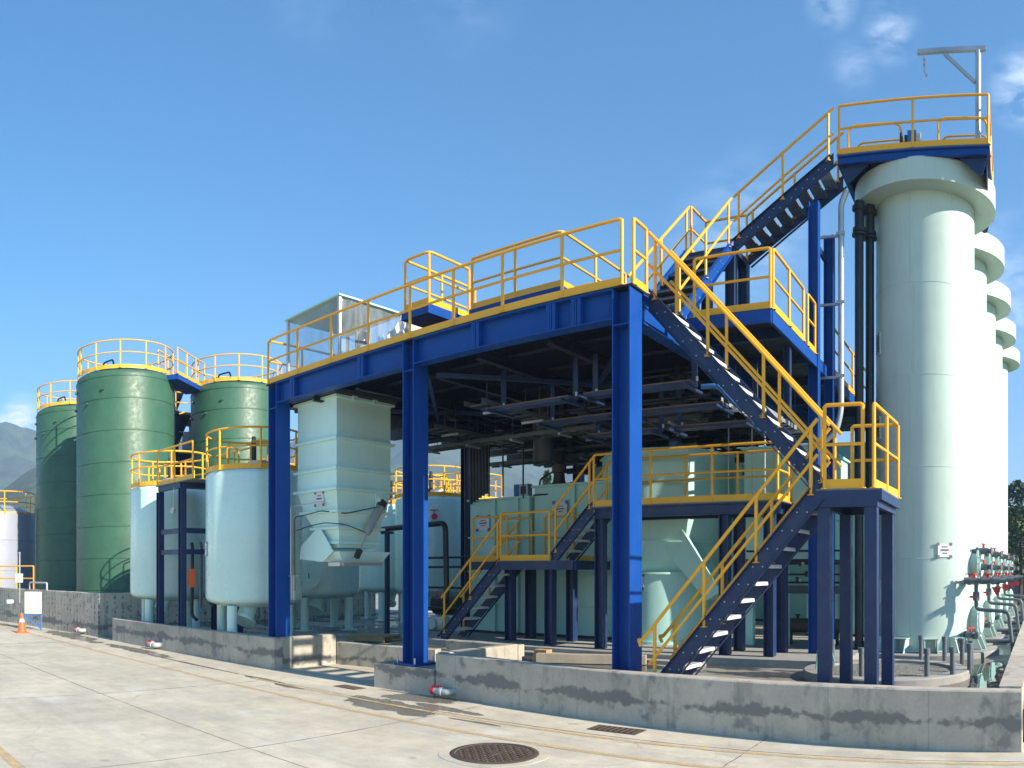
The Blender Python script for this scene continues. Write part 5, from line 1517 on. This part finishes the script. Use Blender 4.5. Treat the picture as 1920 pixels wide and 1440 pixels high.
# pale lavender tank at the far left
xw, yw = place(-12, 45)
wt = thing('white_tank', (xw, yw, .4), 'pale lavender white tank with yellow crown rails at the far left edge', 'tank')
wc = Vector((xw, yw, 0))
obj('shell', MB().lathe(wc, [(2.45, .4), (2.45, 5.35), (2.40, 5.45), (1.2, 5.95), (0, 6.1)], 72), M['lavender'], wt)
for z in (3.9, 2.2): obj('seam', MB().lathe(wc, [(2.44, z - .02), (2.47, z), (2.44, z + .02)], 72), M['lavender'], wt)
n_ = 32; pts = [Vector((xw + 2.42 * math.cos(2 * math.pi * i / n_), yw + 2.42 * math.sin(2 * math.pi * i / n_), 5.35)) for i in range(n_)]
guardrail(wt, pts, h=1.25, closed=True, r=.035, posts=pts[::3], rr=.01)
for (ang, rr_) in ((-60, 1.2), (-100, 1.3), (-20, 1.2), (-80, .6)):
    a = R(ang); p = wc + Vector((math.cos(a), math.sin(a), 0)) * rr_; tv = Vector((-math.sin(a), math.cos(a), 0))
    obj('hoop_rail', MB().tube(rounded([p - tv * .35 + Vector((0, 0, 5.7)), p - tv * .35 + Vector((0, 0, 6.55)), p + tv * .35 + Vector((0, 0, 6.55)), p + tv * .35 + Vector((0, 0, 5.7))], .1), .045, 8), M['yellow'], wt)
# yellow railing behind the tall wall at far left
yf = thing('yellow_fence', (-36, 9.6, 1.4), 'yellow railing standing behind the tall wall at the far left', 'railing')
pa_, pb_ = Vector((*place(-30, 36), 1.25)), Vector((*place(63, 33.5), 1.25))
guardrail(yf, [pa_, pb_], h=1.15, spacing=1.1, r=.032)

# ================================================================== SMALL YARD THINGS, LEFT
cpos = G(41, 1187)
cone = thing('traffic_cone', (cpos.x, cpos.y, .005), 'orange traffic cone with white band before the tall wall', 'traffic cone')
c0 = Vector((cpos.x, cpos.y, .005))
obj('base', MB().box(c0.x - .24, c0.x + .24, c0.y - .24, c0.y + .24, .005, .045), M['orange'], cone)
obj('cone_body', MB().lathe(c0, [(.19, .04), (.13, .36), (.085, .58), (.04, .80), (0, .81)], 32), M['orange'], cone)
obj('white_band', MB().lathe(c0, [(.118, .44), (.091, .57)], 32), M['white'], cone)
cone.scale = (.88, .88, .88)
bp_ = G(50, 1182)
bs = thing('sign_board', (bp_.x, bp_.y + .2, 0), 'blank cream board on a blue steel stand before the tall wall', 'board')
bx, by = bp_.x, bp_.y + .25
s2 = .27
dirb = Vector((.80, -.60, 0)); tb_ = Vector((.60, .80, 0))
bc_ = Vector((bx, by, 0))
zt1, zt0 = 1.42, .62
obj('board', MB().obox(bc_ + Vector((0, 0, (zt1 + zt0) / 2)), tb_ * s2 * 1.2, Vector((0, 0, (zt1 - zt0) / 2)), dirb * .02), M['beige'], bs)
for e in (-1, 1):
    obj('leg', MB().bar(bc_ + tb_ * e * s2 * 1.15, bc_ + tb_ * e * s2 * 1.15 + Vector((0, 0, zt0)), (1, 0, 0), .05, .05), M['blueprimer'], bs)
obj('cross_bar', MB().bar(bc_ + tb_ * -s2 * 1.1 + Vector((0, 0, zt0 - .03)), bc_ + tb_ * s2 * 1.1 + Vector((0, 0, zt0 - .03)), (0, 0, 1), .05, .04).bar(bc_ + tb_ * -s2 * 1.1 + Vector((0, 0, zt0 - .1)), bc_ + tb_ * s2 * 1.1 + Vector((0, 0, .08)), (0, 0, 1), .05, .04), M['blueprimer'], bs)
ps = thing('sign_post', (*place(37, 31.5), 1.4), 'small white sign on a thin post above the cream board', 'sign')
q = Vector((*place(37, 31.5), 0))
obj('pole', MB().cyl(q + Vector((0, 0, .9)), q + Vector((0, 0, 2.95)), .03, 8).cyl(q + Vector((-.18, 0, 2.93)), q + Vector((.02, 0, 2.93)), .03, 8), M['galv'], ps)
obj('sign_plate', MB().obox((q.x + .05, q.y - .04, 1.90), (.10, .13, 0), (0, 0, .18), (.008, -.006, 0)), M['white'], ps)
pl = Vector((*place(56, 31), 1.45)); pl2 = Vector((*place(88, 29.5), 1.45))
obj('pipe_loop', MB().tube(rounded([pl, pl + Vector((0, 0, .28)), pl2 + Vector((0, 0, .28)), pl2], .06), .035, 8), M['lightpvc'], label='grey pipe loop standing on top of the tall wall', cat='pipe')
lampq = Vector((*place(24, 29.8), 1.0))
obj('wall_cap', MB().cyl(lampq + Vector((0, 0, 0)), lampq + Vector((.02, -.25, 0)), .09, 14), M['white'], label='round white pipe cap sticking out of the tall wall', cat='pipe cap')

def drain_valve(p, dirv, label, s=1.0):
    p = Vector(p); d = Vector(dirv).normalized()
    t_ = thing('drain_valve', p, label, 'valve', 'drain valves along the foot of the walls')
    l_ = Vector((-1, 0, 0))
    obj('outlet', MB().tube(rounded([p - d * .03, p + d * .15 * s, p + d * .15 * s + l_ * .18 * s], .07 * s), .058 * s, 14), M['lightpvc'], t_)
    obj('union_nut', MB().cyl(p + d * .15 * s + l_ * .12 * s, p + d * .15 * s + l_ * .17 * s, .078 * s, 16), M['lightpvc'], t_)
    c = p + d * .15 * s + l_ * .24 * s
    obj('valve_body', MB().cyl(c + Vector((.07, 0, 0)) * s, c - Vector((.08, 0, 0)) * s, .062 * s, 14), M['lightpvc'], t_)
    obj('handle', MB().cyl(c - Vector((.06, 0, 0)) * s, c - Vector((.13, 0, 0)) * s, .07 * s, 12).obox(c + Vector((-.02, 0, .08)) * s, (.09 * s, 0, 0), (0, .02 * s, 0), (0, 0, .015 * s)), M['red'], t_)
v1 = G(850, 1306); drain_valve((XA(852, 10.0), 9.985, .12), (0, -1, 0), 'grey drain valve with red handle at the left end of the long wall', 1.0)
drain_valve((XA(302, 9.74), 9.74, .13), (0, -1, 0), 'grey drain valve with red handle at the low wall under the vessels', 1.2)
drain_valve((-24.75, 9.61, .15), (0, -1, 0), 'drain valve with red handle beside the corner of the tall wall', 1.2)

# pallet, timbers, log
def pallet(c, rz, label):
    t_ = thing('wooden_pallet', c, label, 'pallet')
    c = Vector(c); u = Vector((math.cos(rz), math.sin(rz), 0)); v = Vector((-u.y, u.x, 0)); up = Vector((0, 0, 1))
    for i in range(7): obj('deck_board', MB().obox(c + u * (-.52 + i * .173) + up * .13, u * .06, v * .5, up * .01), M['timber'], t_)
    for e in (-1, 0, 1): obj('bearer', MB().obox(c + v * e * .44 + up * .065, u * .58, v * .04, up * .055), M['timber'], t_)
g_ = G(700, 1200, .36); pallet((g_.x, g_.y, .36), .3, 'flat wooden pallet lying behind the loading bay wall')
g_ = G(725, 1207, .36)
g_ = Vector((-9.0, 12.9, .40))
tbk = thing('timber_blocks', (-8.95, 12.75, .40), 'short raw timber blocks stacked at the end of the short wall', 'timber')
for k in range(3): obj('block', MB().box(-9.0 + .02 * k, -8.72 + .03 * k, 12.55, 12.75, .40 + .08 * k, .47 + .08 * k), M['timber'], tbk)
obj('timber_beam', MB().obox((-7.75, 12.75, .50), Vector((1.0, .38, 0)), Vector((-.035, .09, 0)), (0, 0, .085)), M['oldtimber'], label='weathered square timber lying in the puddle behind the long wall', cat='timber')
gw = MB().tube(rounded([(-3.3, 12.6, .42), (-3.25, 12.6, .95), (-3.05, 12.55, 1.0), (-2.95, 12.5, .7)], .2), .012, 6)
obj('loose_wire', gw, paint('green_wire', (.10, .32, .25), .5, dirt=0), label='thin green loop of wire beside the landing posts', cat='wire')

# right edge background
bs_ = thing('storage_shed', (2.6, 60, 0), 'dark roofed yellow trimmed shed at the far right edge', 'shed')
obj('shed_wall', MB().box(-.5, 5, 60, 64, 0, 5.2), M['grating'], bs_)
obj('roof', MB().box(-.9, 5.4, 59.6, 64.4, 6.4, 6.9), M['black'], bs_)
obj('yellow_fascia', MB().box(-.8, 5.2, 59.5, 59.62, 5.3, 6.2), M['yellow'], bs_)
for x in (-.6, 1.4, 3.4):
    obj('shed_post', MB().box(x, x + .3, 59.62, 59.9, 0, 5.4), M['grating'], bs_)

# trees
def tree(x, y, h, r_, kind, label, mat):
    t_ = thing('conifer_tree' if kind == 'c' else 'leafy_tree', (x, y, 0), label, 'tree')
    obj('trunk', MB().tube([(x, y, -.1), (x + .1, y, h * .5), (x, y, h * .92)], [h * .025, h * .016, h * .004], 8), M['bark'], t_)
    mb = MB()
    rnd = random.Random(int(x * 10 + y))
    for i in range(2600):
        f = rnd.random()
        if kind == 'c':
            zz = h * (.12 + .88 * f); rad = r_ * (1 - f) ** .8 * (.35 + .65 * rnd.random() ** .5) * (1 + .3 * math.sin(f * 40))
        else:
            zz = h * (.25 + .75 * f); rad = r_ * math.sin(math.pi * min(1, .15 + f * .85)) ** .6 * rnd.random() ** .4
        a = rnd.random() * 6.283
        rad *= 1 + .35 * noise.noise(Vector((math.cos(a) * 2, math.sin(a) * 2, zz * .8)))
        c = Vector((x + rad * math.cos(a), y + rad * math.sin(a), zz))
        s = h * .022 * (.6 + rnd.random())
        u = Vector((rnd.uniform(-1, 1), rnd.uniform(-1, 1), rnd.uniform(-.6, .6))).normalized() * s
        v = Vector((rnd.uniform(-1, 1), rnd.uniform(-1, 1), rnd.uniform(-1, .3))).normalized() * s * .8
        mb.add([c - u, c + v * .7, c + u, c - v], [(0, 1, 2, 3)])
    o = obj('crown', mb, mat, t_); o['kind'] = 'stuff'
tx, ty = place(988, 60); tree(tx, ty, 8.3, 1.1, 'c', 'slim conifer seen under the deck left of the mixer motor', M['leafdark'])
tx, ty = place(1010, 62); tree(tx, ty, 8.6, 1.4, 'c', 'dark conifer just left of the mixer motor', M['leafdark'])
tx, ty = place(1026, 66); tree(tx, ty, 10.6, 2.0, 'c', 'tallest pale green conifer behind the mixer motor', M['leaf'])
tx, ty = place(1000, 50); tree(tx, ty, 6.2, 1.6, 'l', 'low leafy bush tree seen over the teal tank', M['leaf'])
tx, ty = place(1072, 58); tree(tx, ty, 6.8, 2.4, 'l', 'leafy tree right of the mixer motor over the tank', M['leaf'])
tx, ty = place(948, 64); tree(tx, ty, 7.2, 2.0, 'l', 'small leafy tree beside the farthest yellow crown rail', M['leaf'])
tx, ty = place(1912, 52); tree(tx, ty, 6.6, 1.8, 'l', 'leafy tree at the far right edge before the shed', M['leaf'])
tx, ty = place(1908, 75); tree(tx, ty, 10.8, 3.2, 'l', 'bare-topped tree rising behind the shed roof', M['leafdark'])
tx, ty = place(1890, 90); tree(tx, ty, 9.0, 3.0, 'l', 'dark tree behind the farthest tower', M['leafdark'])

# ================================================================== HILLS AND HAZE
def hills(name, azs, prof, d0, d1, seed, amp, nr=26):
    na = 170
    vs, fs = [], []
    def pf(a):
        for i in range(len(prof) - 1):
            if a <= prof[i + 1][0]:
                t = (a - prof[i][0]) / (prof[i + 1][0] - prof[i][0]); t = t * t * (3 - 2 * t)
                return prof[i][1] * (1 - t) + prof[i + 1][1] * t
        return prof[-1][1]
    for i in range(na + 1):
        a = azs[0] + (azs[1] - azs[0]) * i / na
        for j in range(nr + 1):
            t = j / nr; d = d0 + (d1 - d0) * t
            x, y = d * math.sin(a), d * math.cos(a)
            e = pf(a) * d1
            n1 = noise.fractal(Vector((x / 210, y / 210, seed)), 1.0, 2.1, 6)
            rid = 1 - abs(noise.noise(Vector((x / 130, y / 130, seed + 5)))) * 2
            hgt = e * (t ** .85) * (1 + .10 * n1) + amp * e * t * (1 - t) * (n1 + .7 * rid) - 1
            vs.append((x, y, max(-.5, hgt)))
    # back side falls away
    for i in range(na):
        for j in range(nr):
            k = i * (nr + 1) + j
            fs.append((k, k + nr + 1, k + nr + 2, k + 1))
    b0 = len(vs)
    for i in range(na + 1):
        a = azs[0] + (azs[1] - azs[0]) * i / na
        vs.append((d1 * 1.25 * math.sin(a), d1 * 1.25 * math.cos(a), -.5))
    for i in range(na):
        fs.append((i * (nr + 1) + nr, (i + 1) * (nr + 1) + nr, b0 + i + 1, b0 + i))
    obj(name, MB().add(vs, fs, True), M['hill'], at=(0, 0, 0), kind='structure')
hills('mountains', (-1.6, .6), [(-1.9, .20), (-1.45, .19), (-1.31, .172), (-1.25, .160), (-.96, .165), (-.80, .165), (-.66, .158), (-.55, .150), (-.4, .09), (0, .028), (.6, .02)], 500, 1250, 2.0, .9)
hills('green_hill', (-1.6, -1.22), [(-1.6, .12), (-1.4, .11), (-1.32, .105), (-1.26, .135), (-1.22, .10)], 230, 400, 9.0, .5, 14)

hm = bpy.data.materials.new('thin_haze'); hm.use_nodes = True
hn = hm.node_tree; hn.nodes.clear()
ho = hn.nodes.new('ShaderNodeOutputMaterial'); pv = hn.nodes.new('ShaderNodeVolumePrincipled')
pv.inputs['Color'].default_value = (.40, .62, 1.0, 1); pv.inputs['Density'].default_value = .00070; pv.inputs['Anisotropy'].default_value = .1
hn.links.new(pv.outputs[0], ho.inputs['Volume'])
obj('haze', MB().box(-1720, 900, -120, 1700, -1.6, 262), hm, kind='stuff')
